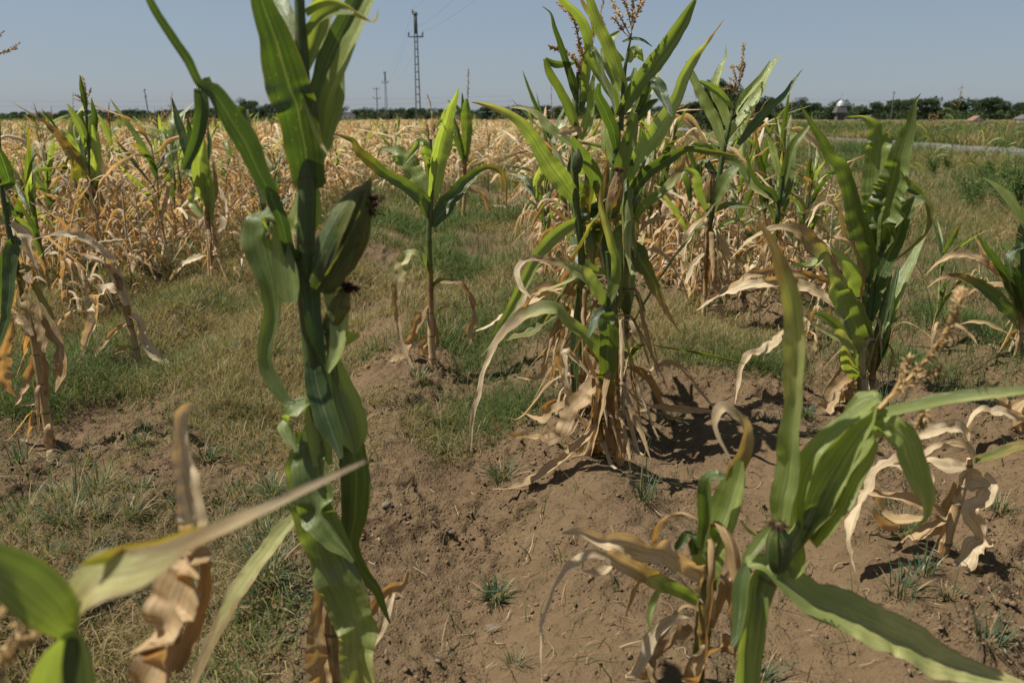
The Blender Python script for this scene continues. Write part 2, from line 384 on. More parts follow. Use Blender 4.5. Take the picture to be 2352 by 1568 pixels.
ry = np.r_[np.arange(-20, 120, 1.0), np.geomspace(120, 600, 40)]
rx = np.linspace(14.3, 18.4, 6)
RX, RY = np.meshgrid(rx, ry); RX = RX + (vnoise(RY * .8, RY * 0, 9) - .5)[:] * .25 * (np.abs(RX - 16.35) > 1.9)
RZ = np.maximum(gh(RX, RY, False), 0) + .10 + .0 * RX
ii = (np.arange(len(ry) - 1)[:, None] * 6 + np.arange(5)[None, :])
tag(link('road', mk_mesh('road', np.stack([RX, RY, RZ], -1).reshape(-1, 3), np.stack([ii, ii + 1, ii + 7, ii + 6], -1).reshape(-1, 4), M_ROAD)), kind='structure')

# ------------------------------------------------------------------ plants measured from the photograph
CR = {'v': (0, 0, 1.), 'a1': (0, 0, .3335), 'a2': (588, 0, .3335), 'a3': (1176, 0, .3335), 'a4': (1764, 0, .3335),
      'b1': (0, 470.4, .3335), 'b2': (517.4, 376.3, .3936), 'b3': (1034.9, 376.3, .48), 'b4': (1599.4, 376.3, .39364),
      'c1': (0, 893.8, .43014), 'c2': (470.4, 893.8, .43014), 'c3': (1034.9, 940.8, .4001), 'c4': (1599.4, 893.8, .43008)}
def spikelets(g, C, dens, size, rs, spread=1.0, up=.7):
    """little seed husks along a branch"""
    C = np.asarray(C); L = np.r_[0, np.cumsum(np.linalg.norm(np.diff(C, axis=0), axis=1))]
    n = max(int(L[-1] * dens), 4); s = np.sort(rs.random(n)) * L[-1]
    p = np.stack([np.interp(s, L, C[:, q]) for q in range(3)], -1)
    T = norm(np.gradient(C, axis=0)); t = norm(np.stack([np.interp(s, L, T[:, q]) for q in range(3)], -1))
    d = norm(t * up + rs.normal(0, .55 * spread, (n, 3))); a = norm(np.cross(d, rs.normal(0, 1, (n, 3)))); b = np.cross(d, a)
    ln = size * (.7 + .6 * rs.random(n))[:, None]; ww = ln * .14
    V = np.stack([p, p + d * ln * .45 + a * ww, p + d * ln * .45 + b * ww, p + d * ln * .45 - a * ww, p + d * ln * .45 - b * ww, p + d * ln], 1).reshape(-1, 3)
    base = np.arange(n)[:, None, None] * 6
    q = np.array([[0, 1, 2, 2], [0, 2, 3, 3], [0, 3, 4, 4], [0, 4, 1, 1], [1, 5, 2, 2], [2, 5, 3, 3], [3, 5, 4, 4], [4, 5, 1, 1]])[:, :3]
    g.tri = getattr(g, 'tri', [])
    g.tri.append((V, (base + q[None]).reshape(-1, 3), np.repeat(rs.random(n), 6)))
def tassel_mesh(name, branches, size, dens, seed=0, r0=.0012):
    """branches: list of polylines (Kx3)"""
    rs = np.random.default_rng(seed); g = Geo(); V = []; T = []; r = []; n = 0
    for B in branches:
        C = crom(np.asarray(B, float), 14); tube(g, C, np.linspace(r0, r0 * .4, 14), 4, rnd=.5, cap=False)
        spikelets(g, C[2:], dens, size, rs)
    tv, tq, *_ , trn = g.arr(); V.append(tv); r.append(trn); n = len(tv)
    T.append(tq[:, [0, 1, 2]]); T.append(tq[:, [0, 2, 3]])
    for (v, q, rr) in g.tri: V.append(v); T.append(q + n); n += len(v); r.append(rr)
    return mk_mesh(name, np.concatenate(V), np.concatenate(T), M_TASSEL, {'rnd': np.concatenate(r)}, None, False)
SEED = [100]
def nseed(): SEED[0] += 1; return SEED[0]
class Hero:
    def __init__(s, name, Y, label, cat='corn plant', group=None, base=None):
        s.Y = Y; s.base = None; s.args = (name, label, cat, group); s.root = None; s.bp = base
    def pt(s, cr, x, y, dz=0.):
        ox, oy, f = CR[cr]; return P(ox + f * x, oy + f * y, s.Y + dz)
    def mk(s, p):
        s.base = np.array([p[0], p[1], float(gh(p[0], p[1]))])
        n, l, c, g = s.args; s.root = thing(n, s.base, l, c, g)
    def stalk(s, cr, pts, dry=(1., .1), down=True, name='stalk', rnd=None):
        pts = [(p if len(p) > 2 else (*p, 30)) for p in pts]
        W = np.array([s.pt(cr, x, y) for x, y, _ in pts]); r = np.array([w_ * CR[cr][2] * camdepth(p) / F / 2 for (_, _, w_), p in zip(pts, W)])
        if s.root is None:
            g0 = float(gh(W[0, 0], W[0, 1])) - .02
            if W[0, 2] > g0 + .015:       # the foot lies below the picture, or just above the soil
                k = (W[0] - W[1]) / max(W[1, 2] - W[0, 2], .05) * .35 if W[0, 2] > .1 else np.zeros(3)
                f = W[0].copy(); f[:2] += k[:2] * (W[0, 2] - g0) * .3; f[2] = g0
                W = np.vstack([f, W]); r = np.r_[r[0] * 1.05, r]
            else: W[0, 2] = g0
            s.mk(W[0])
        n = 60; D = crom(np.hstack([W, r[:, None]]), n); L = np.r_[0, np.cumsum(np.linalg.norm(np.diff(D[:, :3], axis=0), axis=1))]
        ndp = (L / .115) % 1.0; rad = D[:, 3] * (1 + .16 * np.exp(-((ndp - .5) / .06) ** 2) - .06 * ndp)
        g = Geo(); tube(g, D[:, :3] - s.base, rad, 12, dry=np.interp(np.linspace(0, 1, n), np.linspace(0, 1, len(dry)), dry), rnd=(rng.random() * .5 if rnd is None else rnd), lobes=.06)
        return link(name, g.mesh(name, M_STALK), s.root)
    def leaf(s, cr, pts, dry=(0, 0), tw=None, z=None, fold=.38, rip=None, n=None, rnd=None, kink=None, label=None, m=8, name='leaf', wf=1.2):
        sd = nseed(); rs = np.random.default_rng(sd); K = len(pts)
        q = []
        for i, p in enumerate(pts):
            w_ = p[2] if len(p) > 2 else (pts[1][2] * .55 if i == 0 and len(pts[1]) > 2 else 6)
            q.append((p[0], p[1], w_))
        q = np.array(q, float); px = np.r_[0, np.cumsum(np.hypot(*np.diff(q[:, :2], axis=0).T))]; t = px / px[-1]
        c0 = s.pt(cr, q[0, 0], q[0, 1]); ln = px[-1] * CR[cr][2] * camdepth(c0) / F
        md = np.mean(dry)
        if z is None: z = rs.choice([-1, 1]) * (.12 + .22 * rs.random()) * ln
        atw = tw is None
        if atw: tw = (rs.uniform(5, 30), rs.uniform(10, 50))
        if rip is None: rip = .08 + .18 * md
        if kink is None: kink = .06 + .16 * md
        W = []; N = []; ww = []
        for i in range(K):
            p = s.pt(cr, q[i, 0], q[i, 1], z * t[i] ** 1.1); W.append(p)
            vd = norm(np.array([0, 0, CAM_H]) - p); N.append(vd); ww.append(q[i, 2] * CR[cr][2] * camdepth(p) / F * wf)
        W = np.array(W); N = np.array(N); T = norm(np.gradient(W, axis=0)) if K > 2 else norm(np.tile(W[1] - W[0], (2, 1)))
        N = norm(N - (N * T).sum(1)[:, None] * T); a = np.radians(np.interp(t, np.linspace(0, 1, len(tw)), tw))[:, None]
        if atw:     # turn the upper face towards the sky and the sun
            b = np.cross(T, N) @ np.array([-.55, .1, .8]); a = a * (1 if b.mean() > 0 else -1)
        N = N * np.cos(a) + np.cross(T, N) * np.sin(a)
        g = Geo(); n = n or int(np.clip(px[-1] * CR[cr][2] / 5, 18, 70))
        blade(g, W - s.base, ww, N, dry, n, m, fold * (1 - .3 * md), rip, rnd, 1., sd, kink)
        o = link(name, g.mesh(name, M_LEAF), s.root)
        if label: o['label'] = label
        return o
    def leaves(s, cr, rows, **k):
        for r in rows:
            kw = dict(k)
            if isinstance(r[0], dict): kw.update(r[0]); r = r[1:]
            s.leaf(cr, list(r), **kw)
    def skirt(s, cr, x, y, n=8, lo=.05, hi=.5, ln=(.2, .4), dry=(.8, 1.), dz=0., wid=(.012, .036), az=None):
        """dead leaves hanging round a stem whose foot is at (x, y) in the photograph"""
        f = s.pt(cr, x, y, dz); g0 = float(gh(f[0], f[1]))
        for i in range(int(n * 1.7)):
            sd = nseed(); rs = np.random.default_rng(sd); z = g0 + rs.uniform(lo, hi); a = rs.random() * 6.28 if az is None else rs.uniform(*az); l = rs.uniform(*ln)
            K = 8; q = np.linspace(0, 1, K); th = R(rs.uniform(8, 40)); ang = th + R(rs.uniform(120, 160)) * sstep(rs.uniform(-.1, .05), rs.uniform(.25, .5), q); aa = a + rs.normal(0, .5) * q
            d = np.stack([np.sin(ang) * np.cos(aa), np.sin(ang) * np.sin(aa), np.cos(ang)], -1) * l / (K - 1)
            pts = np.array([f[0], f[1], z]) + np.r_[[[0, 0, 0]], np.cumsum(d[1:], axis=0)]
            gz = gh(pts[:, 0], pts[:, 1]) + .006; pts[:, 2] = np.maximum(pts[:, 2], gz)
            T = norm(np.gradient(pts, axis=0)); H_ = np.stack([-np.sin(aa), np.cos(aa), aa * 0], -1); N = np.cross(H_, T); b = (rs.normal(0, .3) + q * rs.normal(0, .9))[:, None]
            N = N * np.cos(b) + np.cross(T, N) * np.sin(b); w_ = rs.uniform(*wid)
            g = Geo(); blade(g, pts - s.base, w_ * np.array([.6, .9, 1, 1, .9, .7, .45, .06]), N, dry, 34, 6, .3, .2, rs.random() if rs.random() < .5 else .2, 1., sd, .18)
            link('leaf', g.mesh('leaf', M_LEAF), s.root)
    def tassel(s, cr, brs, size=.009, dens=420, z=0., r0=.0014, label=None):
        B = []
        for i, b in enumerate(brs): B.append([s.pt(cr, x, y, z * j + (rng.random() - .5) * .05 * j) - s.base for j, (x, y) in enumerate(b)])
        return link('tassel', tassel_mesh('tassel', B, size, dens, nseed(), r0), s.root)
    def ear(s, cr, a, b, wpx, dry=(0, .1), silk=True, z=-.02, blades=4, silkw=1., silk_side=0):
        A = s.pt(cr, *a, z) - s.base; B = s.pt(cr, *b, z) - s.base
        n = 26; C = crom(np.array([A, (A + B) / 2 + np.array([.004, 0, 0]), B]), n); t = np.linspace(0, 1, n)
        r = wpx * CR[cr][2] * camdepth(A + s.base) / F / 2
        pr = r * (np.interp(t, [0, .1, .35, .6, .85, 1], [.45, .82, 1, .95, .55, .22]))
        g = Geo(); tube(g, C, pr, 20, dry=np.interp(t, [0, 1], dry), rnd=.3, lobes=.04)
        V, Q, uv, d, rn = g.arr()
        e = link('ear', g.mesh('ear', M_STALK), s.root)
        T = norm(B - A); vd = norm(np.array([0, 0, CAM_H]) - (A + s.base)); S = norm(np.cross(T, vd)); U_ = np.cross(S, T)
        ln = np.linalg.norm(B - A); hg = Geo()
        for i in range(blades):
            an = -.9 + 1.8 * i / max(blades - 1, 1); D = U_ * math.cos(an) + S * math.sin(an)
            pts = [A + D * r * .6, A + T * ln * .3 + D * r * 1.03, A + T * ln * .65 + D * r * 1.0, A + T * ln * .92 + D * r * .5, A + T * ln * (1.02 + .05 * (i % 3)) + D * r * .12]
            blade(hg, pts, [r * 1.5, r * 2., r * 1.7, r * .8, r * .1], [D] * 5, (dry[0], dry[1], dry[1] + .15), 26, 8, -.45, .05, .3, seed=nseed())
        if blades: link('husk', hg.mesh('husk', M_LEAF), e)
        if silk:
            sg = Geo(); rs = np.random.default_rng(nseed())
            for i in range(90):
                o = B - T * ln * (.06 + .35 * abs(silk_side) * rs.random()) + S * r * silk_side * .9 + (S * rs.normal() + U_ * rs.normal()) * r * .22
                d = norm(T * 1.2 + S * (rs.normal() * .6 + silk_side) + U_ * rs.normal() * .6); l_ = ln * (.1 + .12 * rs.random()) * silkw
                tube(sg, crom([o, o + d * l_ * .6, o + d * l_ * .8 + np.array([rs.normal() * .01, rs.normal() * .01, -.35 * l_])], 5), .0008, 3, rnd=rs.random(), cap=False)
            link('silk', sg.mesh('silk', M_SILK), e)
        return e

G_, Y_, DR, PL = (0, .05), (.1, .45), (.85, 1.), (.95, 1.15)
# --- A: tall green plant in the left foreground
A = Hero('corn_plant', 1.42, 'tall dark green corn plant with a fat husked ear, left of centre, top cut off')
A.stalk('v', [(772, 1600, 40), (765, 1480, 36), (752, 1300, 34), (738, 1100, 34), (722, 900, 36), (708, 720, 40), (703, 560, 42), (705, 430, 40), (700, 250, 34), (690, 60, 26), (684, -120, 18)], dry=(.9, .85, .3, .05, 0, 0, 0))
A.stalk('v', [(790, 1330, 16), (795, 1150, 22), (786, 1000, 24), (772, 880, 24), (755, 760, 20)], dry=(.2, .05, 0), name='stalk')
A.leaves('v', [
  [dict(z=-.10, tw=(-14, -18), fold=.16, rip=.06, rnd=.05), (716, 436, 44), (712, 424, 62), (708, 398, 68), (694, 300, 76), (664, 190, 86), (634, 95, 70), (606, 15, 48), (588, -70, 30)],
  [dict(z=.05, tw=(60, 75), rnd=.9), (704, 300, 20), (697, 180, 30), (692, 80, 32), (686, -60, 26)],
  [dict(z=.08, tw=(15, -10)), (712, 330, 30), (732, 215, 46), (764, 118, 48), (806, 30, 40), (850, -60, 26)],
  [dict(z=.02, tw=(-35, -50)), (738, 330, 20), (752, 225, 38), (792, 128, 44), (832, 40, 34), (872, -50, 24)],
  [dict(z=.10, tw=(10, 10)), (728, 372, 30), (744, 285, 52), (762, 205, 52), (768, 140, 40), (772, 60, 18)],
  [dict(z=-.05, tw=(10, 50), dry=(.1, .5), rip=.2), (702, 30, 14), (745, 2, 18), (790, 12, 20), (830, 32, 18), (860, 46, 10), (868, 22, 4)],
  [dict(z=-.04), (704, 76, 16), (738, 38, 22), (775, 26, 22), (812, 30, 10)],
  [dict(z=-.08, tw=(50, 70), dry=(.1, .35)), (664, 70, 14), (680, 150, 16), (706, 250, 16), (736, 318, 18), (757, 358, 6)],
  [dict(z=.1), (690, 120, 30), (660, 40, 48), (640, -10, 46), (625, -60, 30)],
  [dict(z=.06, tw=(-20, 10)), (700, 160, 26), (735, 60, 40), (750, -20, 46), (765, -90, 30)],
  [dict(z=-.12, tw=(10, 30), fold=.3, n=60, rnd=.2), (696, 690, 16), (668, 590, 24), (640, 492, 26), (598, 402, 36), (556, 318, 50), (520, 262, 44), (484, 208, 32), (462, 198, 20), (430, 140, 20), (392, 84, 20), (352, 20, 18), (325, -40, 14)],
  [dict(z=-.03, tw=(20, -20, 10), rnd=.2, rip=.04), (488, 192, 26), (466, 200, 26), (460, 262, 28), (450, 320, 26), (436, 362, 20), (422, 390, 6)],
  [dict(z=-.04, tw=(30, 10), rnd=.2, rip=.03), (532, 252, 20), (556, 262, 26), (572, 318, 30), (588, 380, 26), (600, 430, 20), (607, 466, 10)],
  [dict(z=-.06, tw=(15, 10), rnd=.5, rip=.04, fold=.2), (650, 492, 30), (610, 498, 62), (594, 530, 66), (600, 590, 56), (618, 650, 40), (627, 710, 34), (612, 780, 30), (610, 835, 28), (632, 885, 28), (660, 920, 20), (680, 926, 6)],
  [dict(z=-.05, tw=(0, 10), rip=.02), (640, 490, 18), (646, 560, 36), (656, 620, 46), (664, 668, 48), (668, 694, 30)],
  [dict(z=-.05, tw=(10, 0), rip=.02, rnd=.1), (684, 600, 20), (698, 580, 40), (710, 630, 42), (718, 700, 36), (728, 770, 30), (745, 835, 8)],
  [dict(z=.02), (706, 552, 10), (722, 506, 30), (722, 450, 30), (714, 410, 18)],
  [dict(z=.02), (700, 548, 10), (676, 520, 26), (684, 470, 20), (690, 440, 10)],
  [dict(z=-.07, tw=(0, 15), rip=.03), (744, 668, 24), (762, 656, 42), (776, 700, 44), (780, 762, 36), (768, 820, 26), (754, 856, 6)],
  [dict(z=-.05), (764, 806, 20), (782, 780, 32), (804, 778, 30), (826, 770, 8)],
  [dict(z=-.03, tw=(10, -10), rnd=.8), (758, 812, 30), (770, 862, 52), (784, 920, 78), (800, 970, 80), (812, 1010, 50), (816, 1040, 12)],
  [dict(z=-.02, tw=(0, 30), dry=(0, .2), rnd=.4), (790, 900, 30), (806, 1010, 48), (818, 1100, 62), (814, 1180, 54), (808, 1250, 40), (830, 1308, 36), (866, 1352, 20), (880, 1390, 14), (896, 1430, 4)],
  [dict(z=-.05, tw=(40, 30), rnd=.6), (714, 918, 20), (684, 936, 40), (662, 962, 44), (668, 1000, 30), (682, 1030, 10)],
  [dict(z=-.03, tw=(10, 0), rnd=.95), (716, 915, 24), (726, 960, 44), (735, 1010, 50), (742, 1070, 40)],
  [dict(z=-.09, tw=(25, 15), rnd=.5, rip=.14), (728, 960, 20), (714, 1040, 76), (722, 1120, 84), (740, 1180, 78), (772, 1232, 56), (796, 1262, 30), (812, 1290, 8)],
  [dict(z=-.06, tw=(20, 15), dry=(.02, .1, .35), rip=.16, rnd=.62), (706, 990, 46), (706, 1080, 70), (722, 1180, 80), (750, 1270, 84), (784, 1350, 96), (812, 1430, 86), (822, 1510, 74), (828, 1580, 68), (835, 1660, 60)],
  [dict(z=-.08, tw=(5, 10), rip=.04), (742, 790, 16), (724, 850, 44), (738, 920, 50), (758, 980, 44), (784, 1052, 8)],
  [dict(z=-.15, dry=(.3, .6), tw=(20, 40), rip=.16), (695, 1165, 12), (645, 1225, 34), (572, 1318, 42), (515, 1410, 36), (470, 1510, 26), (430, 1610, 16)],
  [dict(dry=DR, z=-.03, rnd=.2), (742, 1330, 24), (732, 1420, 34), (730, 1500, 42), (742, 1560, 44), (730, 1650, 40)],
  [dict(dry=DR, z=.1, rnd=.3), (770, 1470, 20), (850, 1405, 26), (886, 1350, 26), (925, 1338, 24), (938, 1310, 8)],
  [dict(dry=DR, z=.08, rnd=.7), (780, 1560, 20), (850, 1480, 26), (892, 1400, 22), (905, 1345, 14)],
])
A.ear('v', (737, 664), (842, 428), 84, dry=(0, .12), z=-.05, blades=4, silkw=.6, silk_side=.6)
A.ear('v', (752, 760), (798, 662), 44, dry=(.1, .3), z=-.02, blades=1, silkw=1.6)
# --- B: lone plant on the next step of the same row
B = Hero('corn_plant', 3.72, 'slender lone corn plant, bright green above, orange dead leaves below, left of the central clump')
B.stalk('v', [(995, 850, 17), (990, 760, 16), (988, 640, 14), (985, 540, 13), (990, 460, 12), (990, 380, 9), (989, 320, 6)], dry=(1, .9, .2, 0, 0))
B.leaves('a2', [
  [dict(dry=(.0, .1, .5), tw=(30, -20, 30), rip=.12), (1190, 1500), (1130, 1360, 90), (1060, 1300, 80), (960, 1230, 70), (870, 1170, 70), (770, 1090, 70), (700, 1030, 55), (665, 970, 35), (600, 945, 22), (510, 920, 8)],
  [(1180, 1340), (1100, 1210, 130), (1030, 1110, 150), (1000, 1060, 110), (930, 1030, 40), (870, 1025, 26), (835, 1090, 6)],
  [(1195, 1150), (1175, 1050, 70), (1140, 975, 50), (1080, 1050, 36), (1020, 1140, 6)],
  [dict(rnd=.9, tw=(10, 40)), (1215, 1360), (1245, 1130, 110), (1280, 960, 120), (1310, 850, 90), (1345, 730, 60), (1380, 650, 28), (1390, 595, 5)],
  [dict(dry=(0, .15, .7), tw=(-30, 10), rnd=.2, rip=.16), (1215, 1560), (1290, 1450, 110), (1370, 1350, 95), (1470, 1230, 65), (1560, 1165, 40), (1640, 1155, 36), (1700, 1200, 26), (1728, 1420, 5)],
  [(1240, 880), (1265, 838, 18), (1330, 855, 26), (1372, 925, 24), (1350, 942, 6)],
  [dict(tw=(60, 80)), (1190, 1260), (1175, 1150, 60), (1180, 1060, 40)],
  [dict(z=.06), (1210, 1300), (1190, 1100, 50), (1215, 960, 40)]])
B.leaves('b2', [
  [dict(dry=(.1, .6, 1), tw=(20, 0), fold=.4), (1190, 620), (1140, 535, 36), (1085, 518, 44), (1040, 570, 70), (1015, 660, 64), (995, 780, 44), (1010, 950, 26), (1030, 1060, 26), (1100, 1200, 8)],
  [dict(dry=(.1, .8, 1), rnd=.2), (1210, 710), (1255, 680, 30), (1320, 690, 40), (1375, 715, 40), (1430, 810, 44), (1445, 900, 34), (1420, 960, 40), (1430, 1050, 8)],
  [dict(dry=DR, rnd=.2), (1190, 815), (1145, 870, 44), (1080, 1020, 50), (1040, 1110, 50), (960, 1165, 30), (820, 1180, 10)],
  [dict(dry=DR, rnd=.1), (1190, 990), (1155, 1070, 44), (1150, 1110, 30)],
  [dict(dry=DR, rnd=.3), (1220, 900), (1235, 1000, 30), (1215, 1090, 24)]])
B.tassel('a2', [[(1200, 1010), (1212, 850), (1205, 740), (1180, 655)], [(1200, 1000), (1170, 930), (1130, 925), (1100, 985)], [(1205, 980), (1150, 900), (1100, 950)], [(1215, 960), (1250, 900), (1330, 878)]], .008, 500)
# --- C: the big clump right of centre
C1 = Hero('corn_plant', 2.95, 'corn plant with thick drooping tassel, left stem of the big central clump')
C1.stalk('b3', [(625, 1300, 26), (635, 1000, 30), (630, 700, 32), (625, 420, 34), (600, 190, 34), (590, 60, 30), (600, -250, 24), (610, -440, 16)], dry=(1, .8, .2, 0, 0, 0))
C1.leaves('a3', [
  [dict(dry=(0, .05, .5), tw=(15, -10), z=-.15, rnd=.9), (445, 1390), (360, 1270, 120), (260, 1140, 120), (180, 1010, 90), (100, 890, 80), (20, 810, 60), (-100, 750, 45), (-200, 715, 25), (-275, 705, 6)],
  [dict(z=-.08), (455, 900), (420, 800, 66), (375, 690, 64), (320, 590, 56), (275, 520, 60), (245, 450, 50), (232, 405, 36)],
  [dict(z=-.05, tw=(40, 50)), (232, 405), (300, 435, 60), (380, 435, 50), (430, 430, 20)],
  [dict(z=-.1), (445, 690), (420, 580, 52), (385, 465, 46), (335, 310, 38), (292, 185, 26), (265, 90, 12), (210, 45, 4)],
  [dict(rnd=.8), (500, 700), (515, 500, 60), (532, 320, 56), (505, 190, 66), (440, 90, 54), (345, 0, 40), (300, -60, 20)],
  [dict(dry=(.2, .6)), (560, 260), (545, 120, 26), (500, 40, 30), (465, -40, 10)],
  [dict(dry=(0, .4)), (430, 1010), (340, 935, 56), (250, 880, 60), (190, 800, 46), (100, 750, 30), (-10, 738, 8)],
  [dict(dry=PL, z=-.12, rnd=.8, rip=.3), (500, 915, 30), (440, 905, 60), (380, 910, 60), (310, 925, 30)],
  [dict(z=-.12, tw=(5, 10)), (620, 1360), (560, 1200, 90), (490, 1080, 76), (410, 950, 30)],
  [(480, 760), (500, 640, 60), (490, 520, 60), (520, 420, 30)],
  [(470, 960), (520, 860, 70), (545, 760, 60), (550, 620, 50), (570, 500, 20)],
  [(440, 1330), (420, 1180, 80), (440, 1080, 70), (470, 980, 30)],
  [dict(z=.1), (470, 800), (440, 700, 50), (470, 600, 50), (500, 430, 20)]])
C1.leaves('b3', [
  [dict(z=-.1, tw=(-20, 10)), (640, 260), (560, 300, 50), (470, 370, 60), (410, 450, 52), (370, 530, 48), (320, 630, 44), (235, 790, 36), (145, 920, 6)],
  [dict(rnd=.1), (600, 300), (640, 250, 50), (690, 232, 50), (720, 250, 20)],
  [dict(tw=(10, 30)), (620, 590), (625, 700, 50), (600, 850, 46), (594, 980, 42), (590, 1110, 14)],
  [dict(dry=(0, .3)), (570, 690), (470, 735, 40), (390, 800, 52), (320, 820, 40), (270, 845, 8)],
  [dict(dry=DR, rnd=.7), (600, 560), (500, 600, 40), (380, 650, 50), (300, 700, 40), (200, 760, 30), (120, 800, 6)],
  [dict(dry=DR, rnd=.2), (600, 620), (520, 600, 50), (430, 600, 40), (360, 690, 40), (280, 750, 10)],
  [dict(dry=(.8, 1), rnd=.1), (640, 420), (590, 400, 40), (560, 430, 50), (590, 520, 30)],
  [dict(dry=DR, rnd=.3), (560, 700), (510, 780, 34), (470, 900, 40), (420, 1020, 24), (320, 1020, 6)],
  [dict(dry=DR, rnd=.6), (610, 900), (560, 880, 30), (540, 960, 40), (570, 1100, 34), (560, 1160, 14)],
  [dict(dry=DR, rnd=.2), (620, 1150), (540, 1130, 30), (470, 1150, 40), (440, 1220, 40), (340, 1180, 20)]])
C1.tassel('a3', [[(470, 560), (475, 420), (455, 260), (420, 120), (320, 20)], [(470, 500), (430, 410), (370, 360), (270, 325)], [(480, 540), (450, 440), (430, 380)], [(480, 520), (490, 430), (480, 350)]], .015, 1100, r0=.0026)
C2 = Hero('corn_plant', 2.8, 'tallest plant of the central clump, with a tan ear, dark red silk and open tassel')
C2.stalk('b3', [(800, 1190, 24), (790, 900, 26), (780, 640, 32), (745, 400, 40), (740, 200, 40), (790, 0, 36), (800, -200, 30)], dry=(.9, .6, .1, 0, 0))
C2.stalk('a3', [(750, 900, 36), (760, 700, 30), (775, 500, 26), (800, 350, 18), (822, 230, 12)], dry=(0, 0, .3))
C2.leaves('a3', [
  [dict(z=-.05, tw=(20, 10), rip=.05), (730, 800), (800, 680, 90), (900, 530, 104), (1010, 385, 104), (1130, 220, 88), (1200, 100, 62), (1262, -5, 22)],
  [dict(z=-.05, tw=(-10, 10), rnd=.9, rip=.03), (775, 625, 50), (740, 520, 72), (695, 400, 80), (640, 270, 76), (585, 150, 66), (535, 0, 50), (510, -70, 30)],
  [dict(dry=(0, 0, .05, .9), tw=(10, 40), rip=.06), (800, 1220), (860, 1090, 90), (950, 960, 120), (1040, 840, 116), (1120, 690, 84), (1180, 530, 80), (1250, 400, 66), (1310, 330, 40), (1400, 215, 22), (1485, 95, 4)],
  [dict(z=-.12, tw=(30, 10)), (725, 800), (705, 690, 60), (640, 580, 66), (570, 480, 56), (530, 390, 46), (555, 345, 40), (600, 410, 46), (625, 520, 40), (680, 640, 30), (715, 780, 10)],
  [dict(z=-.15, rnd=.1, tw=(-20, 10)), (720, 1060), (700, 900, 72), (640, 760, 70), (590, 640, 50), (600, 575, 20)],
  [dict(z=-.15, rnd=.1), (860, 780), (930, 640, 50), (985, 545, 46), (1010, 600, 90), (1050, 690, 60), (1080, 750, 40), (1102, 805, 8)],
  [(800, 880), (870, 760, 76), (930, 650, 66), (985, 540, 36), (1040, 430, 8)],
  [(800, 870), (880, 800, 60), (960, 720, 50), (1010, 690, 20)],
  [dict(z=-.12, tw=(10, 30), dry=(0, .1, .3)), (805, 1420), (850, 1290, 70), (940, 1180, 86), (1080, 1090, 76), (1200, 1025, 46), (1360, 1042, 36), (1480, 1062, 24), (1565, 1078, 6)],
  [dict(z=-.15, dry=(0, .1, .9)), (810, 1570), (880, 1450, 60), (1000, 1350, 64), (1100, 1260, 64), (1165, 1150, 56), (1190, 1065, 8)],
  [dict(tw=(0, 60), rnd=.9), (800, 430), (840, 350, 60), (880, 380, 80), (905, 425, 20)],
  [(760, 290), (820, 270, 22), (890, 275, 20), (965, 322, 5)],
  [(700, 1010), (745, 1080, 36), (790, 1150, 8)],
  [dict(z=-.1), (790, 1400), (760, 1200, 90), (780, 1050, 90), (830, 900, 80), (850, 780, 30)],
  [dict(z=.05), (740, 1250), (700, 1100, 70), (650, 960, 70), (640, 860, 30)],
  [dict(z=.1), (740, 700), (700, 520, 50), (640, 420, 40), (620, 330, 20)],
  [dict(z=.1), (770, 560), (830, 540, 40), (850, 470, 20)],
  [dict(rnd=.8), (770, 420), (700, 330, 40), (690, 280, 50), (740, 220, 20)],
  [dict(dry=(0, .9)), (700, 1500), (640, 1400, 40), (650, 1200, 36), (660, 1100, 10)]])
C2.leaves('b3', [
  [dict(dry=(0, .3, .8), tw=(10, 40), rnd=.2), (830, 350), (895, 430, 76), (960, 540, 60), (1005, 640, 44), (1055, 735, 24), (1100, 808, 5)],
  [dict(dry=(.4, 1), z=.02, rnd=.2), (795, 780), (800, 900, 36), (788, 1020, 32), (800, 1100, 10)],
  [dict(z=-.05), (800, 780), (840, 860, 30), (878, 965, 8)],
  [dict(dry=(.3, .7), tw=(70, 80), rnd=.9), (788, 850), (840, 950, 30), (875, 1060, 30), (895, 1190, 24)],
  [dict(z=-.1), (760, 520), (700, 520, 40), (650, 510, 50), (630, 530, 10)],
  [dict(dry=DR, rnd=.2, z=.2), (830, 1200), (900, 1190, 16), (960, 1165, 20), (1050, 1170, 34), (1150, 1178, 28), (1290, 1186, 8)]])
C2.ear('a3', (680, 1500), (735, 1170), 100, dry=(.05, .75), z=-.12, blades=2, silkw=.9)
C2.ear('a3', (440, 1200), (450, 1020), 70, dry=(0, .1), z=-.05, blades=1, silk=False)
C2.tassel('a3', [[(820, 260), (828, 120), (850, -60)], [(815, 250), (790, 200), (745, 120), (690, 10)], [(810, 260), (760, 210), (725, 150), (690, 110)], [(826, 210), (850, 130), (885, 50), (895, 0)], [(820, 180), (800, 90), (765, -10)], [(822, 150), (870, 60), (900, -40)]], .015, 520, r0=.002)
C2.tassel('a3', [[(560, 300), (570, 200), (545, 120)], [(600, 200), (612, 90), (632, -20)], [(640, 200), (625, 140), (605, 90)]], .010, 600)
C3 = Hero('corn_plant', 2.55, 'wilted corn plant with bleached arching leaves, front and lowest of the big central clump')
C3.stalk('b3', [(748, 1500, 26), (765, 1300, 26), (755, 1100, 28), (748, 900, 30), (760, 720, 34), (765, 600, 26), (750, 420, 20)], dry=(1, .7, .3, .1, 0))
C3.stalk('b3', [(625, 1440, 14), (680, 1250, 16), (720, 1080, 16), (735, 900, 16)], dry=(.3, .1, .1), down=False)
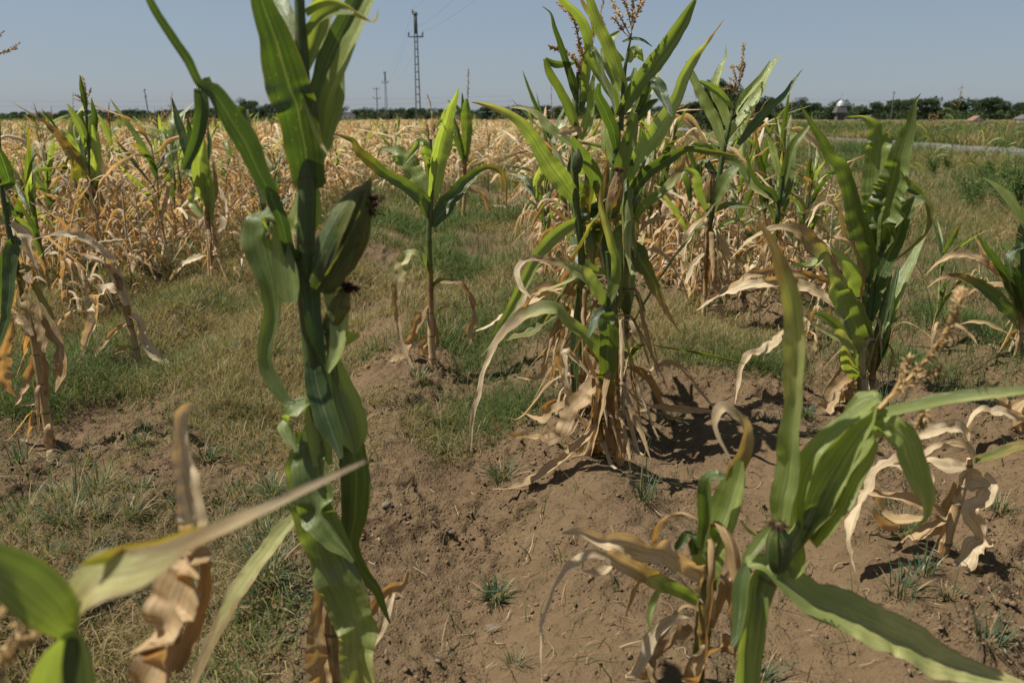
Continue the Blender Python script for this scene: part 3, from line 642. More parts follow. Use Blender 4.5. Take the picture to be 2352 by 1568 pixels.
C3.leaves('b3', [
  [dict(z=-.1, tw=(0, 10), dry=(.9, .1, .05), fold=.4, rnd=.4), (765, 1230, 30), (750, 1080, 66), (752, 950, 76), (752, 830, 82), (752, 745, 70), (785, 716, 30)],
  [dict(z=-.08), (770, 690), (715, 720, 46), (680, 780, 40), (660, 830, 12)],
  [dict(z=-.25, dry=(.1, .25, .9, 1), tw=(10, 30, -20), rip=.15, rnd=.8), (740, 950), (690, 860, 66), (620, 800, 52), (545, 735, 56), (500, 690, 64), (400, 708, 62), (300, 765, 56), (220, 850, 38), (165, 970, 26), (130, 1100, 26), (102, 1230, 20), (95, 1375, 5)],
  [dict(z=-.2, dry=(.1, .3, .9, 1), rnd=.8), (738, 665), (700, 595, 66), (630, 530, 66), (530, 480, 48), (425, 458, 30), (350, 462, 28), (316, 512, 30), (340, 590, 24), (385, 642, 6)],
  [dict(z=-.1, dry=(0, .2, .6)), (745, 690), (782, 580, 50), (796, 480, 44), (768, 370, 36), (738, 260, 32), (718, 180, 22), (735, 60, 10)],
  [dict(z=-.2, dry=PL, rnd=.2), (718, 1000), (660, 1080, 76), (565, 1200, 78), (490, 1310, 62), (400, 1310, 44), (260, 1290, 28), (198, 1220, 12)],
  [dict(z=-.25, dry=PL, rnd=.3), (722, 1100), (700, 1240, 38), (620, 1340, 40), (520, 1430, 40), (400, 1500, 38), (300, 1545, 28), (200, 1555, 8)],
  [dict(dry=PL, rnd=.8), (665, 1010), (605, 940, 26), (548, 898, 30), (552, 1020, 38), (590, 1160, 40), (640, 1240, 10)],
  [dict(dry=(.5, 1), rnd=.8), (760, 1150), (772, 1220, 56), (765, 1330, 36), (776, 1445, 10)],
  [dict(dry=DR, rnd=.2), (715, 1200), (728, 1340, 60), (752, 1500, 44)],
  [dict(dry=DR, rnd=.1), (690, 1350), (700, 1410, 40), (690, 1490, 30)],
  [dict(dry=(.1, .4), z=.1), (660, 1300), (690, 1420, 14), (730, 1500, 14), (790, 1580, 6)],
  [dict(dry=DR, rnd=.3), (690, 1370), (560, 1440, 20), (450, 1430, 16), (380, 1430, 5)],
  [dict(dry=(.2, .8)), (730, 960), (690, 900, 50), (650, 870, 40), (680, 980, 30), (720, 1060, 10)],
  [dict(dry=PL, rnd=.2, z=.1), (640, 1130), (540, 1150, 30), (480, 1170, 36), (440, 1220, 36), (340, 1190, 10)],
  [dict(dry=PL, rnd=.3, z=.1), (560, 760), (540, 850, 40), (520, 960, 36), (560, 1000, 10)]])
C1.skirt('b3', 640, 1250, 11, .1, .75); C2.skirt('b3', 800, 1180, 10, .08, .6); C3.skirt('b3', 760, 1480, 9, .04, .35); C3.skirt('b3', 690, 1420, 5, .04, .3)
C1.skirt('b3', 640, 1250, 6, .5, 1.0, dry=(0, .5), wid=(.03, .05)); C2.skirt('b3', 800, 1180, 7, .5, 1.1, dry=(0, .4), wid=(.03, .055))
# --- D: broad-leaved plant on the right
D = Hero('corn_plant', 3.35, 'broad-leaved light green corn plant with two stems standing by itself on the right')
D.stalk('b4', [(940, 1420, 44), (960, 1280, 42), (985, 1080, 44), (1005, 900, 46), (1030, 700, 44), (1060, 520, 36), (1075, 380, 24)], dry=(1, .8, .1, 0, 0))
D.stalk('b4', [(1020, 1330, 34), (1035, 1180, 34), (1060, 980, 36), (1100, 800, 34), (1130, 640, 24)], dry=(1, .3, 0, 0), down=False)
D.leaves('b4', [
  [dict(z=-.1, tw=(-25, -10), rip=.07, dry=(0, 0, .1), rnd=.45), (1000, 720), (1010, 570, 110), (965, 410, 112), (922, 250, 92), (880, 100, 80), (840, 0, 74), (785, -45, 60), (730, -150, 50), (672, -236, 28), (604, -346, 4)],
  [dict(z=-.2, tw=(-20, -25), rip=.06, rnd=.5), (1065, 500, 80), (1110, 330, 200), (1150, 180, 205), (1180, 60, 170), (1195, -50, 120), (1235, -170, 80), (1260, -270, 50), (1280, -360, 20), (1310, -410, 4)],
  [dict(z=.0, tw=(-30, -10), rip=.05, rnd=.6, dry=(0, 0, .2)), (1050, 480, 50), (1040, 300, 110), (1050, 130, 130), (1060, -40, 130), (1062, -140, 110), (1040, -220, 70), (990, -265, 30), (880, -275, 4)],
  [dict(z=-.1, dry=(0, .1, .5)), (1000, 910), (1040, 740, 110), (1110, 570, 100), (1175, 420, 90), (1215, 300, 80), (1265, 225, 66), (1330, 215, 50), (1362, 280, 36), (1345, 390, 24), (1260, 480, 18), (1130, 585, 5)],
  [(1060, 1100), (1115, 900, 96), (1180, 740, 86), (1250, 590, 60), (1310, 460, 40), (1375, 330, 14)],
  [dict(rnd=.1), (1030, 1220), (1045, 1080, 76), (1080, 880, 80), (1120, 760, 60), (1100, 700, 20)],
  [(1040, 1200), (1090, 1060, 70), (1120, 900, 60), (1140, 780, 40), (1180, 600, 20)],
  [dict(dry=(.05, .1, .6, 1.), z=-.15, rnd=.6, rip=.1), (1000, 1120), (950, 980, 120), (880, 840, 124), (800, 680, 100), (755, 570, 66), (690, 480, 100), (600, 400, 90), (500, 370, 44), (400, 392, 36), (300, 455, 24), (200, 555, 4)],
  [dict(rnd=.9, z=-.1, dry=(.1, .4)), (975, 1200), (930, 1080, 100), (850, 1010, 76), (760, 985, 46), (680, 930, 20)],
  [dict(rnd=.9, z=-.15, dry=(.1, .3)), (962, 1250), (905, 1190, 76), (875, 1100, 60), (860, 1060, 20)],
  [(870, 1010), (800, 930, 64), (720, 885, 40), (680, 880, 10)],
  [(935, 780), (900, 650, 96), (830, 550, 66), (750, 510, 46), (680, 590, 50), (560, 590, 20)],
  [dict(dry=DR, rnd=.2, z=-.1), (965, 790), (962, 620, 44), (925, 500, 54), (850, 440, 44), (785, 440, 34), (800, 560, 28), (855, 680, 10)],
  [dict(dry=DR, rnd=.2, z=-.2), (935, 1250), (830, 1290, 50), (765, 1400, 76), (700, 1540, 70), (690, 1600, 30)],
  [dict(dry=DR, rnd=.7), (1020, 1230), (1030, 1270, 60), (1000, 1360, 40)],
  [dict(dry=DR, rnd=.3), (900, 1240), (890, 1330, 80), (900, 1480, 50)],
  [dict(dry=DR, rnd=.8), (890, 900), (780, 800, 44), (700, 740, 60), (500, 690, 60), (350, 700, 50), (200, 740, 50), (80, 800, 30), (0, 855, 5)],
  [dict(dry=DR, rnd=.3), (800, 700), (620, 640, 40), (500, 620, 40), (350, 640, 44), (200, 720, 40), (60, 790, 16)],
  [dict(dry=(.5, 1.), rnd=.7), (880, 460), (800, 240, 40), (720, 240, 40), (670, 330, 20), (650, 370, 5)],
  [dict(dry=DR, rnd=.8, z=-.2), (640, 900), (540, 960, 50), (430, 1070, 66), (330, 1110, 60), (270, 1190, 44), (250, 1290, 26), (222, 1410, 5)],
  [dict(dry=(.1, .1)), (1180, 60), (1230, 130, 60), (1290, 170, 40), (1330, 210, 20)]])
D.tassel('b4', [[(1240, 470), (1270, 370), (1300, 270), (1350, 200)], [(1230, 440), (1250, 350)]], .010, 500)
D.skirt('b4', 940, 1400, 7, .05, .4); D.skirt('b4', 1020, 1320, 4, .05, .3)
# --- G1: nearest green plant, lower right
G1 = Hero('corn_plant', 1.22, 'bright green corn plant bent over at the top with fluffy tassel, right foreground')
G1.stalk('c4', [(255, 1640, 110), (285, 1400, 108), (330, 1180, 100), (390, 1000, 110), (470, 880, 100), (540, 780, 90), (610, 650, 80), (700, 470, 70)], dry=(.1, 0, 0, 0), rnd=.62)
G1.leaves('c4', [
  [dict(z=-.02, tw=(-25, -20, 0), rip=.1, fold=.5, rnd=.75, wf=1.45), (600, 800, 110), (680, 640, 190), (770, 470, 210), (860, 320, 190), (940, 215, 120), (1010, 190, 90)],
  [dict(z=.0, tw=(-10, -35), rip=.08, fold=.4, rnd=.9, dry=(0, .15, .3), wf=1.35), (930, 200, 110), (1010, 185, 110), (1080, 240, 120), (1140, 350, 120), (1190, 480, 100), (1225, 590, 60), (1225, 680, 26), (1160, 740, 14), (1080, 780, 5)],
  [dict(z=-.05, tw=(-35, -20), rnd=.85, wf=1.35), (545, 790, 60), (545, 640, 84), (570, 480, 90), (640, 320, 80), (740, 220, 76), (830, 150, 66), (900, 90, 80), (960, 50, 40)],
  [dict(z=-.02, rnd=.8, tw=(-30, -20)), (790, 280, 60), (830, 170, 90), (880, 90, 100), (930, 50, 90), (985, 60, 40)],
  [dict(z=-.12, tw=(-35, -20), rnd=.7, dry=(.05, .2)), (820, 185, 20), (950, 145, 46), (1150, 92, 62), (1400, 48, 62), (1600, 25, 54), (1850, 0, 40)],
  [dict(z=-.03, tw=(-30, -20), rnd=.8), (560, 800, 80), (630, 690, 120), (720, 600, 110), (780, 500, 60)],
  [dict(z=-.08, dry=(.05, .22, .4), tw=(-40, -30), rnd=.85, rip=.12, n=60, wf=1.5), (270, 930, 60), (350, 930, 80), (450, 1010, 120), (600, 1120, 155), (800, 1230, 175), (1000, 1310, 180), (1200, 1400, 165), (1400, 1485, 125), (1650, 1560, 70), (1800, 1590, 20)],
  [dict(z=-.05), (275, 930), (245, 1060, 80), (235, 1200, 70), (215, 1330, 40), (195, 1375, 20)],
  [dict(z=-.04, rnd=.75, fold=.5, tw=(-30, -25)), (330, 960, 60), (300, 1080, 120), (280, 1250, 150), (262, 1450, 140), (250, 1650, 120)],
  [dict(z=-.06, rnd=.9, tw=(-10, -20), rip=.1), (600, 790, 60), (640, 660, 120), (700, 520, 150), (780, 380, 130), (860, 260, 100), (930, 160, 60), (960, 90, 20)],
  [dict(z=.06, rnd=.6, tw=(10, 0), rip=.1), (620, 760, 60), (720, 620, 140), (820, 500, 110), (880, 400, 60), (900, 330, 20)],
  [dict(rnd=.8), (540, 800, 70), (545, 880, 100), (540, 960, 90), (520, 1010, 30)],
  [(430, 700), (330, 830, 60), (270, 920, 50), (250, 960, 20)]])
G1.leaf('v', [(1790, 1230, 30), (1800, 1130, 44), (1815, 1040, 44), (1818, 980, 34), (1826, 930, 32), (1828, 830, 40), (1830, 750, 38), (1822, 690, 34), (1800, 625, 30), (1772, 560, 18), (1741, 500, 4)], dry=(0, .05, .25, .35, .8), tw=(-20, -25, -10), z=-.05, rip=.16, n=64, rnd=.85, wf=1.4, label='long upright leaf with brown dead edges')
G1.ear('c4', (435, 970), (438, 715), 120, dry=(0, .1), z=-.06, blades=1, silkw=.35)
G1.tassel('b4', [[(1060, 1430), (1160, 1330), (1300, 1190), (1420, 1060), (1490, 940), (1520, 840), (1545, 750)], [(1120, 1380), (1250, 1280), (1340, 1230), (1420, 1200)], [(1150, 1340), (1200, 1240), (1240, 1130)], [(1300, 1400), (1330, 1460), (1300, 1530)]], .012, 1500, r0=.004)
# --- G2: its left neighbour
G2 = Hero('corn_plant', 1.40, 'corn plant with crisp tan torn leaves, left neighbour of the bent bright green plant')
G2.stalk('c3', [(1400, 1640, 80), (1420, 1480, 80), (1445, 1320, 84), (1450, 1180, 80), (1460, 1060, 60), (1490, 900, 50)], dry=(.3, .1, .5, .3, 0))
G2.leaves('c3', [
  [dict(z=-.05, dry=(.9, 1, .95, 1), rnd=.7, tw=(10, 0), fold=.4, rip=.18), (1490, 1200, 40), (1475, 1040, 90), (1420, 920, 110), (1290, 850, 120), (1150, 790, 130), (1000, 750, 120), (870, 750, 90), (740, 705, 50), (635, 708, 8)],
  [dict(z=-.08, dry=(.1, .05, .8, 1.), rnd=.6, tw=(-20, 20)), (1420, 1090, 60), (1270, 1020, 76), (1130, 950, 90), (1020, 890, 100), (900, 830, 90)],
  [dict(z=-.12, dry=PL, rnd=.7, tw=(20, 60), rip=.1), (900, 840, 50), (800, 830, 50), (700, 880, 56), (630, 980, 46), (580, 1090, 36), (540, 1200, 44), (520, 1350, 18), (525, 1600, 6)],
  [dict(z=-.1, dry=PL, rnd=.8, tw=(0, 30), rip=.1), (930, 880, 30), (850, 935, 50), (800, 930, 26), (700, 920, 6)],
  [dict(z=-.0, dry=(0, 0, .3), tw=(-25, -20), rnd=.85), (1485, 1060, 50), (1465, 900, 130), (1520, 720, 170), (1590, 540, 160), (1640, 380, 120)],
  [(1400, 830), (1375, 720, 66), (1325, 760, 44), (1278, 812, 12)],
  [dict(dry=(0, .1)), (1215, 1000), (1160, 1120, 40), (1142, 1210, 24), (1158, 1285, 5)],
  [dict(dry=PL, rnd=.8), (1400, 1170), (1280, 1200, 36), (1170, 1290, 64), (1110, 1400, 60), (1050, 1520, 40)],
  [dict(dry=DR, rnd=.3), (1390, 1250), (1260, 1350, 110), (1160, 1480, 120), (1100, 1610, 90)],
  [dict(dry=DR, rnd=.2, z=-.1), (1690, 1380, 150), (1560, 1390, 170), (1470, 1440, 130), (1440, 1560, 160), (1430, 1680, 120)],
  [dict(dry=(.8, 1), rnd=.2), (1500, 1250), (1550, 1100, 50), (1610, 960, 60), (1648, 895, 20)]])
G2.leaves('c4', [
  [dict(z=-.03, dry=(0, 0, .1), tw=(-25, -20), rnd=.8), (80, 1060, 60), (80, 900, 150), (130, 720, 170), (185, 560, 140), (225, 440, 90), (240, 380, 30)],
  [dict(z=-.06, dry=(.2, .8, 1.), tw=(10, 30, 60, 20), rnd=.7, n=50), (120, 640, 40), (180, 540, 60), (225, 400, 80), (262, 280, 60), (262, 180, 56), (200, 120, 60), (140, 95, 60), (105, 170, 50), (120, 240, 30), (160, 330, 14), (192, 402, 5)],
  [dict(z=-.05, rnd=.4), (30, 860, 40), (55, 720, 70), (60, 570, 80), (90, 470, 70), (150, 470, 30)],
  [(235, 700), (280, 755, 18), (350, 790, 10)],
  [(195, 790), (205, 880, 20), (218, 955, 5)]])
# --- H: dead plant, right
H = Hero('corn_plant', 1.95, 'dead straw-coloured corn plant with short broken stalk, behind the bent bright green plant')
H.stalk('c4', [(1285, 1010, 60), (1310, 880, 64), (1350, 740, 62), (1390, 620, 54), (1430, 500, 44), (1455, 430, 36), (1458, 370, 26)], dry=(.85, .9, .95, 1))
H.leaves('c4', [
  [dict(z=-.15), (1480, 365), (1410, 300, 76), (1300, 310, 60), (1190, 365, 60), (1060, 385, 66), (970, 440, 70), (920, 540, 70), (880, 640, 88), (840, 730, 84), (828, 830, 60), (850, 975, 5)],
  [dict(tw=(50, 20)), (1450, 290), (1400, 205, 60), (1300, 215, 76), (1200, 240, 70), (1150, 270, 40)],
  [(1450, 420), (1360, 400, 80), (1240, 385, 56), (1150, 420, 50), (1000, 400, 30), (940, 450, 20), (960, 560, 60), (990, 640, 20)],
  [dict(z=-.1, tw=(20, 50)), (1400, 480, 60), (1470, 478, 110), (1550, 510, 76), (1530, 600, 76), (1460, 640, 84), (1500, 740, 80), (1530, 810, 90), (1450, 900, 124), (1390, 1000, 60), (1335, 1095, 30)],
  [dict(rnd=.3), (1390, 690), (1250, 640, 66), (1100, 580, 56), (960, 555, 44), (800, 525, 22)],
  [dict(rnd=.2), (1390, 690), (1310, 710, 50), (1180, 780, 56), (1075, 855, 30)],
  [dict(rnd=.3), (1385, 500), (1335, 650, 66), (1250, 750, 60), (1180, 800, 20)],
  [dict(dry=(.2, .5), rnd=.4), (1480, 385), (1580, 355, 50), (1700, 310, 54), (1850, 290, 40)],
  [(1300, 1070), (1260, 940, 36), (1225, 865, 20)],
  [dict(rnd=.2), (1000, 650), (1060, 690, 50), (1180, 700, 40), (1260, 690, 10)],
  [dict(rnd=.2), (940, 640), (1010, 720, 50), (1080, 740, 30)],
  [(1250, 430), (1260, 500, 40), (1220, 580, 20)],
  [(1420, 900), (1380, 1000, 50), (1330, 1090, 60), (1400, 1040, 30)]], dry=(.95, 1.05), rnd=.8, rip=.25)
# --- I: right edge
I = Hero('corn_plant', 3.75, 'half green corn plant with curved dead leaves and pale tassel, at the right edge')
I.stalk('b4', [(1880, 1310, 34), (1880, 1150, 34), (1895, 950, 32), (1900, 700, 30), (1905, 480, 24)], dry=(1, .8, .1, 0))
I.leaves('b4', [
  [dict(dry=(0, .1, 1), rnd=.4, z=-.1), (1900, 960), (1820, 850, 66), (1710, 750, 70), (1600, 685, 52), (1500, 652, 30), (1420, 670, 16), (1345, 725, 5)],
  [(1890, 860), (1855, 760, 52), (1790, 620, 46), (1710, 510, 40), (1640, 410, 5)],
  [(1905, 600), (1840, 520, 50), (1790, 460, 30)],
  [(1895, 900), (1890, 700, 66), (1870, 600, 50)],
  [dict(z=-.05), (1900, 480), (1830, 540, 44), (1830, 620, 40), (1840, 660, 20)],
  [dict(rnd=.2), (1895, 640), (1900, 450, 50), (1930, 300, 40)],
  [dict(dry=PL, rnd=.2), (1870, 780), (1790, 680, 40), (1690, 580, 46), (1590, 540, 46), (1470, 540, 34), (1330, 655, 5)],
  [dict(dry=PL, rnd=.8), (1870, 600), (1700, 540, 36), (1620, 430, 10)],
  [dict(dry=PL, rnd=.4), (1890, 1070), (1760, 960, 26), (1620, 920, 20), (1540, 935, 6)],
  [dict(dry=PL, rnd=.8), (1910, 1200), (1830, 1210, 50), (1780, 1270, 60), (1800, 1310, 20)],
  [dict(dry=PL, rnd=.3), (1890, 720), (1750, 700, 30), (1630, 720, 24), (1560, 780, 10)]])
I.leaf('a4', [(1763, 1540), (1700, 1430, 56), (1640, 1345, 60), (1570, 1280, 34), (1480, 1220, 4)])
I.tassel('b4', [[(1900, 400), (1850, 320), (1780, 250), (1685, 210)], [(1900, 420), (1820, 370), (1720, 390)], [(1890, 430), (1800, 400), (1740, 440)]], .010, 700)
I2 = Hero('corn_plant', 2.7, 'dead corn plant with bent tan leaves at the right edge below the half green plant')
I2.stalk('c4', [(1800, 420, 40), (1790, 250, 36), (1800, 100, 30)], dry=(1, 1))
I2.leaves('c4', [[(1780, 180), (1700, 135, 44), (1600, 118, 50), (1500, 125, 50), (1460, 190, 60), (1460, 275, 30)], [(1790, 150), (1720, 220, 50), (1640, 290, 40), (1600, 300, 10)], [(1790, 300), (1740, 230, 60), (1720, 120, 40), (1760, 60, 20)], [(1780, 40), (1650, 90, 50), (1640, 60, 40), (1560, 30, 20)]], dry=PL, rip=.25)
I.skirt('b4', 1880, 1300, 6, .05, .4)
G2.skirt('c3', 1420, 1500, 4, .2, .4)
# --- M: out-of-focus plant in the near left corner
M = Hero('corn_plant', .62, 'blurred corn plant with a pale half-dried leaf, in the bottom left corner')
M.stalk('c1', [(370, 1640, 200), (378, 1460, 150), (385, 1320, 70)], dry=(0, 0, 0))
M.leaves('c1', [
  [dict(z=.04, tw=(-50, -45, -10), dry=(.36, .42, .6, .95, 1.05), rnd=.7, rip=.06, n=60), (378, 1320, 40), (430, 1150, 190), (560, 1040, 270), (720, 970, 230), (870, 900, 150), (1000, 820, 100), (1180, 740, 80), (1367, 655, 60), (1560, 570, 50), (1950, 380, 12)],
  [dict(z=-.03, tw=(0, 10), rip=.03, dry=(0, .1)), (375, 1310, 70), (290, 1180, 210), (160, 1070, 250), (0, 960, 210), (-200, 880, 140)],
  [dict(z=-.02, tw=(0, 10), fold=.5, rnd=.9), (385, 1290, 60), (360, 1400, 220), (345, 1550, 300), (340, 1750, 260)],
  [dict(z=.08, tw=(40, 60), dry=(.3, .5), rnd=.3), (440, 930, 30), (600, 880, 90), (820, 830, 120), (960, 770, 70), (1100, 720, 30)],
  [dict(z=.04, rnd=.9), (378, 1250), (400, 1080, 70), (440, 970, 60)]])
M.tassel('c1', [[(-60, 1700), (20, 1500), (90, 1350), (130, 1180)], [(-80, 1500), (20, 1400), (180, 1320)], [(-60, 1350), (0, 1200), (60, 1130)]], .012, 700, r0=.003)
N_ = Hero('corn_plant', .85, 'tattered orange-brown dead corn plant, one leaf upright, beside the blurred corner plant')
N_.stalk('c1', [(840, 1700, 60), (900, 1450, 60), (980, 1150, 50), (1030, 900, 40)], dry=(.9, .95, 1))
N_.leaves('c1', [
  [dict(rnd=.8, tw=(-30, -35, -30), dry=(.9, 1.1)), (1020, 860, 90), (1035, 690, 120), (1015, 540, 125), (980, 380, 100), (965, 250, 76), (975, 130, 60), (1000, 98, 40), (1070, 90, 8)],
  [dict(rnd=.2, z=-.06, tw=(0, 5), rip=.12), (1060, 830, 140), (1010, 960, 270), (950, 1130, 330), (890, 1300, 310), (830, 1480, 260), (780, 1700, 200)],
  [dict(rnd=.3, z=-.05), (1100, 900, 60), (1110, 1080, 90), (1080, 1240, 110), (1000, 1380, 90), (940, 1500, 60)]], dry=(.9, 1., .8), rip=.1)
# --- J, K: left edge
J = Hero('corn_plant', 2.85, 'corn plant with grey-green folded leaf and hanging dead brown leaves, at the left edge')
J.stalk('b1', [(325, 1500, 60), (270, 1180, 46), (225, 900, 44), (150, 600, 42), (95, 320, 38), (55, 150, 36), (20, -60, 32), (-30, -400, 26)], dry=(1, .9, .8, .3, 0, 0))
J.leaves('b1', [
  [dict(rnd=.1, rip=.03, z=-.1), (60, 260, 40), (105, 236, 70), (85, 320, 100), (70, 450, 90), (65, 600, 84), (50, 750, 70), (10, 900, 60), (-60, 1030, 20)],
  [dict(rip=.05), (40, 330), (10, 420, 60), (30, 560, 50), (20, 740, 20)],
  [dict(dry=(.6, .9), rnd=.8, z=-.05, fold=.6), (150, 455), (185, 620, 96), (215, 780, 90), (240, 900, 40)],
  [dict(dry=(.3, .6), rnd=.3, z=-.1), (200, 500), (290, 650, 50), (370, 800, 50), (420, 900, 44), (438, 960, 10)],
  [dict(dry=(.7, .9), rnd=.2, z=-.1), (300, 790), (350, 870, 60), (415, 980, 50), (435, 1100, 90), (410, 1210, 60), (380, 1290, 5)],
  [dict(dry=DR, rnd=.2), (235, 925), (180, 830, 56), (115, 775, 40), (60, 920, 50), (30, 1070, 84), (40, 1220, 70), (110, 1312, 12)],
  [dict(dry=DR, rnd=.4), (230, 1030), (215, 1140, 56), (165, 1280, 66), (110, 1370, 50)],
  [dict(dry=DR, rnd=.2), (330, 1330), (295, 1200, 60), (280, 920, 66), (255, 680, 40)],
  [dict(dry=DR, rnd=.8), (320, 1350), (230, 1370, 24), (130, 1378, 8)],
  [dict(dry=(.4, .6), rnd=.2, z=-.06), (150, 430), (190, 460, 70), (220, 540, 40)],
  [dict(dry=PL, rnd=.8), (85, 120), (160, 190, 70), (215, 320, 64), (260, 440, 20)]])
J.leaves('a1', [
  [dict(z=-.1), (25, 1290, 40), (60, 1250, 66), (40, 1160, 90), (0, 1060, 80), (-60, 940, 50)],
  [(60, 1500, 40), (40, 1400, 50), (90, 1470, 30), (115, 1495, 8)],
  [(0, 1080), (-5, 950, 30), (0, 830, 6)]])
J.tassel('a1', [[(-60, 400), (10, 370), (60, 345), (125, 335)], [(-40, 380), (50, 345), (90, 330), (132, 298)], [(-80, 300), (0, 240), (38, 215)]], .010, 520)
J.stalk('a1', [(-20, 1000, 20), (-50, 700, 16), (-70, 400, 10)], dry=(0, 0), down=False)
K = Hero('corn_plant', 3.72, 'small leaning dead corn plant with twisted grey straw leaves, on grass at left')
K.stalk('b1', [(952, 1060, 46), (920, 920, 44), (890, 800, 46), (865, 690, 60), (830, 570, 66), (790, 470, 50)], dry=(1, 1, .8, .7))
K.leaves('b1', [
  [(830, 600), (785, 480, 80), (700, 340, 80), (600, 240, 66), (500, 195, 56), (380, 202, 24), (222, 242, 4)],
  [(800, 510), (720, 410, 66), (640, 362, 54), (540, 370, 5)],
  [dict(z=-.1, rnd=.6), (805, 600, 40), (740, 575, 80), (685, 640, 96), (670, 750, 90), (635, 860, 64), (588, 980, 50), (555, 1080, 10)],
  [dict(rnd=.3), (872, 812), (800, 865, 30), (700, 975, 46), (590, 1075, 44)],
  [dict(z=-.1), (870, 745), (930, 790, 50), (970, 900, 64), (1015, 985, 60), (1090, 1060, 64), (1140, 1100, 50), (1160, 1135, 8)],
  [(795, 450), (835, 560, 56), (875, 690, 40)],
  [(800, 560), (850, 620, 60), (885, 720, 40)],
  [dict(rnd=.2), (890, 970), (830, 1000, 30), (770, 1035, 10)]], dry=(.95, 1.05), rnd=.8, rip=.25)
J.skirt('b1', 320, 1480, 5, .1, .5)
# --- plants of the right-hand rows
Fp = Hero('corn_plant', 4.6, 'tall green corn plant with a dense reddish tassel, right of the big central clump')
Fp.stalk('a3', [(1330, 2010, 30), (1345, 1700, 32), (1380, 1450, 36), (1430, 1200, 36), (1465, 1000, 32), (1510, 820, 18), (1550, 680, 12)], dry=(1, .7, .1, 0, 0))
Fp.leaves('a3', [
  [(1455, 1010), (1410, 850, 66), (1345, 720, 70), (1285, 600, 56), (1235, 490, 36), (1200, 425, 6)],
  [(1500, 910), (1465, 770, 60), (1400, 600, 66), (1445, 470, 44), (1475, 400, 24), (1474, 305, 4)],
  [(1480, 960), (1590, 800, 70), (1690, 660, 76), (1760, 510, 56), (1850, 380, 20)],
  [(1530, 770), (1440, 660, 44), (1360, 600, 44), (1290, 560, 16)],
  [(1520, 790), (1610, 660, 50), (1720, 530, 40), (1780, 420, 10)],
  [(1560, 1000), (1650, 890, 60), (1760, 760, 60), (1880, 660, 50), (1940, 560, 30), (2000, 480, 6)],
  [(1380, 1470), (1440, 1300, 80), (1500, 1200, 80), (1560, 1150, 30)],
  [(1340, 1440), (1280, 1300, 60), (1260, 1200, 50), (1180, 1180, 30), (1150, 1250, 12)],
  [dict(dry=(0, .3)), (1460, 1080), (1560, 1140, 50), (1650, 1280, 44), (1763, 1360, 20)],
  [(1440, 1100), (1330, 1010, 40), (1240, 1020, 40), (1260, 1150, 30), (1280, 1280, 20)],
  [(1380, 1460), (1480, 1415, 40), (1600, 1420, 30), (1690, 1440, 6)],
  [dict(dry=DR), (1340, 1500), (1250, 1560, 40), (1200, 1680, 50), (1180, 1800, 20)],
  [dict(dry=DR), (1340, 1600), (1440, 1640, 40), (1480, 1800, 50), (1470, 1900, 20)],
  [dict(dry=DR, rnd=.8), (1330, 1740), (1260, 1800, 40), (1200, 1950, 30)],
  [dict(dry=DR), (1330, 1800), (1380, 1900, 40), (1400, 1990, 20)],
  [(1420, 1230), (1320, 1120, 50), (1280, 1320, 40)],
  [(1350, 1700), (1450, 1560, 40), (1600, 1500, 30)]])
Fp.ear('a3', (1360, 1400), (1375, 1180), 60, dry=(.1, .6), z=-.1, blades=2, silkw=.7)
Fp.tassel('a3', [[(1545, 690), (1565, 560), (1585, 430), (1597, 300)], [(1550, 640), (1530, 560), (1500, 540)], [(1545, 660), (1500, 610), (1445, 612)], [(1555, 580), (1530, 500), (1510, 450)], [(1570, 560), (1590, 500), (1605, 440)], [(1560, 600), (1575, 520), (1570, 450)], [(1570, 520), (1560, 470), (1530, 460)], [(1550, 640), (1515, 590), (1500, 570)]], .015, 900)
Fp.skirt('a3', 1330, 2000, 12, .05, .6); Fp.skirt('a3', 1330, 2000, 5, .5, .9, dry=(0, .4), wid=(.03, .05))
F2 = Hero('corn_plant', 5.2, 'green corn plant with drooping tan tassel, between the reddish-tasselled and the broad-leaved plant')
F2.stalk('a4', [(30, 1900, 30), (50, 1650, 30), (70, 1450, 32), (95, 1250, 30), (115, 1100, 20)], dry=(1, .3, 0, 0))
F2.leaves('a4', [
  [(100, 1300), (130, 1150, 60), (180, 1000, 60), (240, 920, 40), (290, 850, 24), (305, 770, 6)],
  [(95, 1260), (60, 1120, 50), (30, 1000, 50), (-10, 920, 20)],
  [(70, 1400), (20, 1330, 50), (-60, 1280, 40), (-120, 1180, 30), (-150, 1050, 10)],
  [(90, 1420), (140, 1280, 60), (170, 1100, 50), (190, 1000, 20)],
  [dict(rnd=.9), (160, 1050), (175, 930, 40), (150, 890, 20)],
  [(60, 1560), (20, 1450, 40), (-40, 1400, 20)],
  [dict(dry=DR), (50, 1600), (100, 1680, 40), (140, 1800, 30)],
  [dict(dry=DR), (50, 1650), (-20, 1700, 40), (-40, 1800, 30)],
  [dict(dry=DR), (40, 1750), (90, 1820, 30), (100, 1900, 20)]])
F2.tassel('a4', [[(130, 1100), (100, 980), (60, 920), (0, 880)], [(130, 1090), (90, 1030), (20, 1090)], [(135, 1080), (140, 960), (120, 880)], [(125, 1070), (60, 980), (20, 940)]], .010, 600)
F2.skirt('a4', 30, 1900, 10, .05, .6)
O = Hero('corn_plant', 9.5, 'small bright green corn plant with one straight tassel spike, behind the slender lone plant')
O.stalk('a2', [(1425, 1545, 26), (1435, 1350, 26), (1438, 1150, 26), (1450, 900, 20), (1458, 700, 10)], dry=(1, .8, .1, 0))
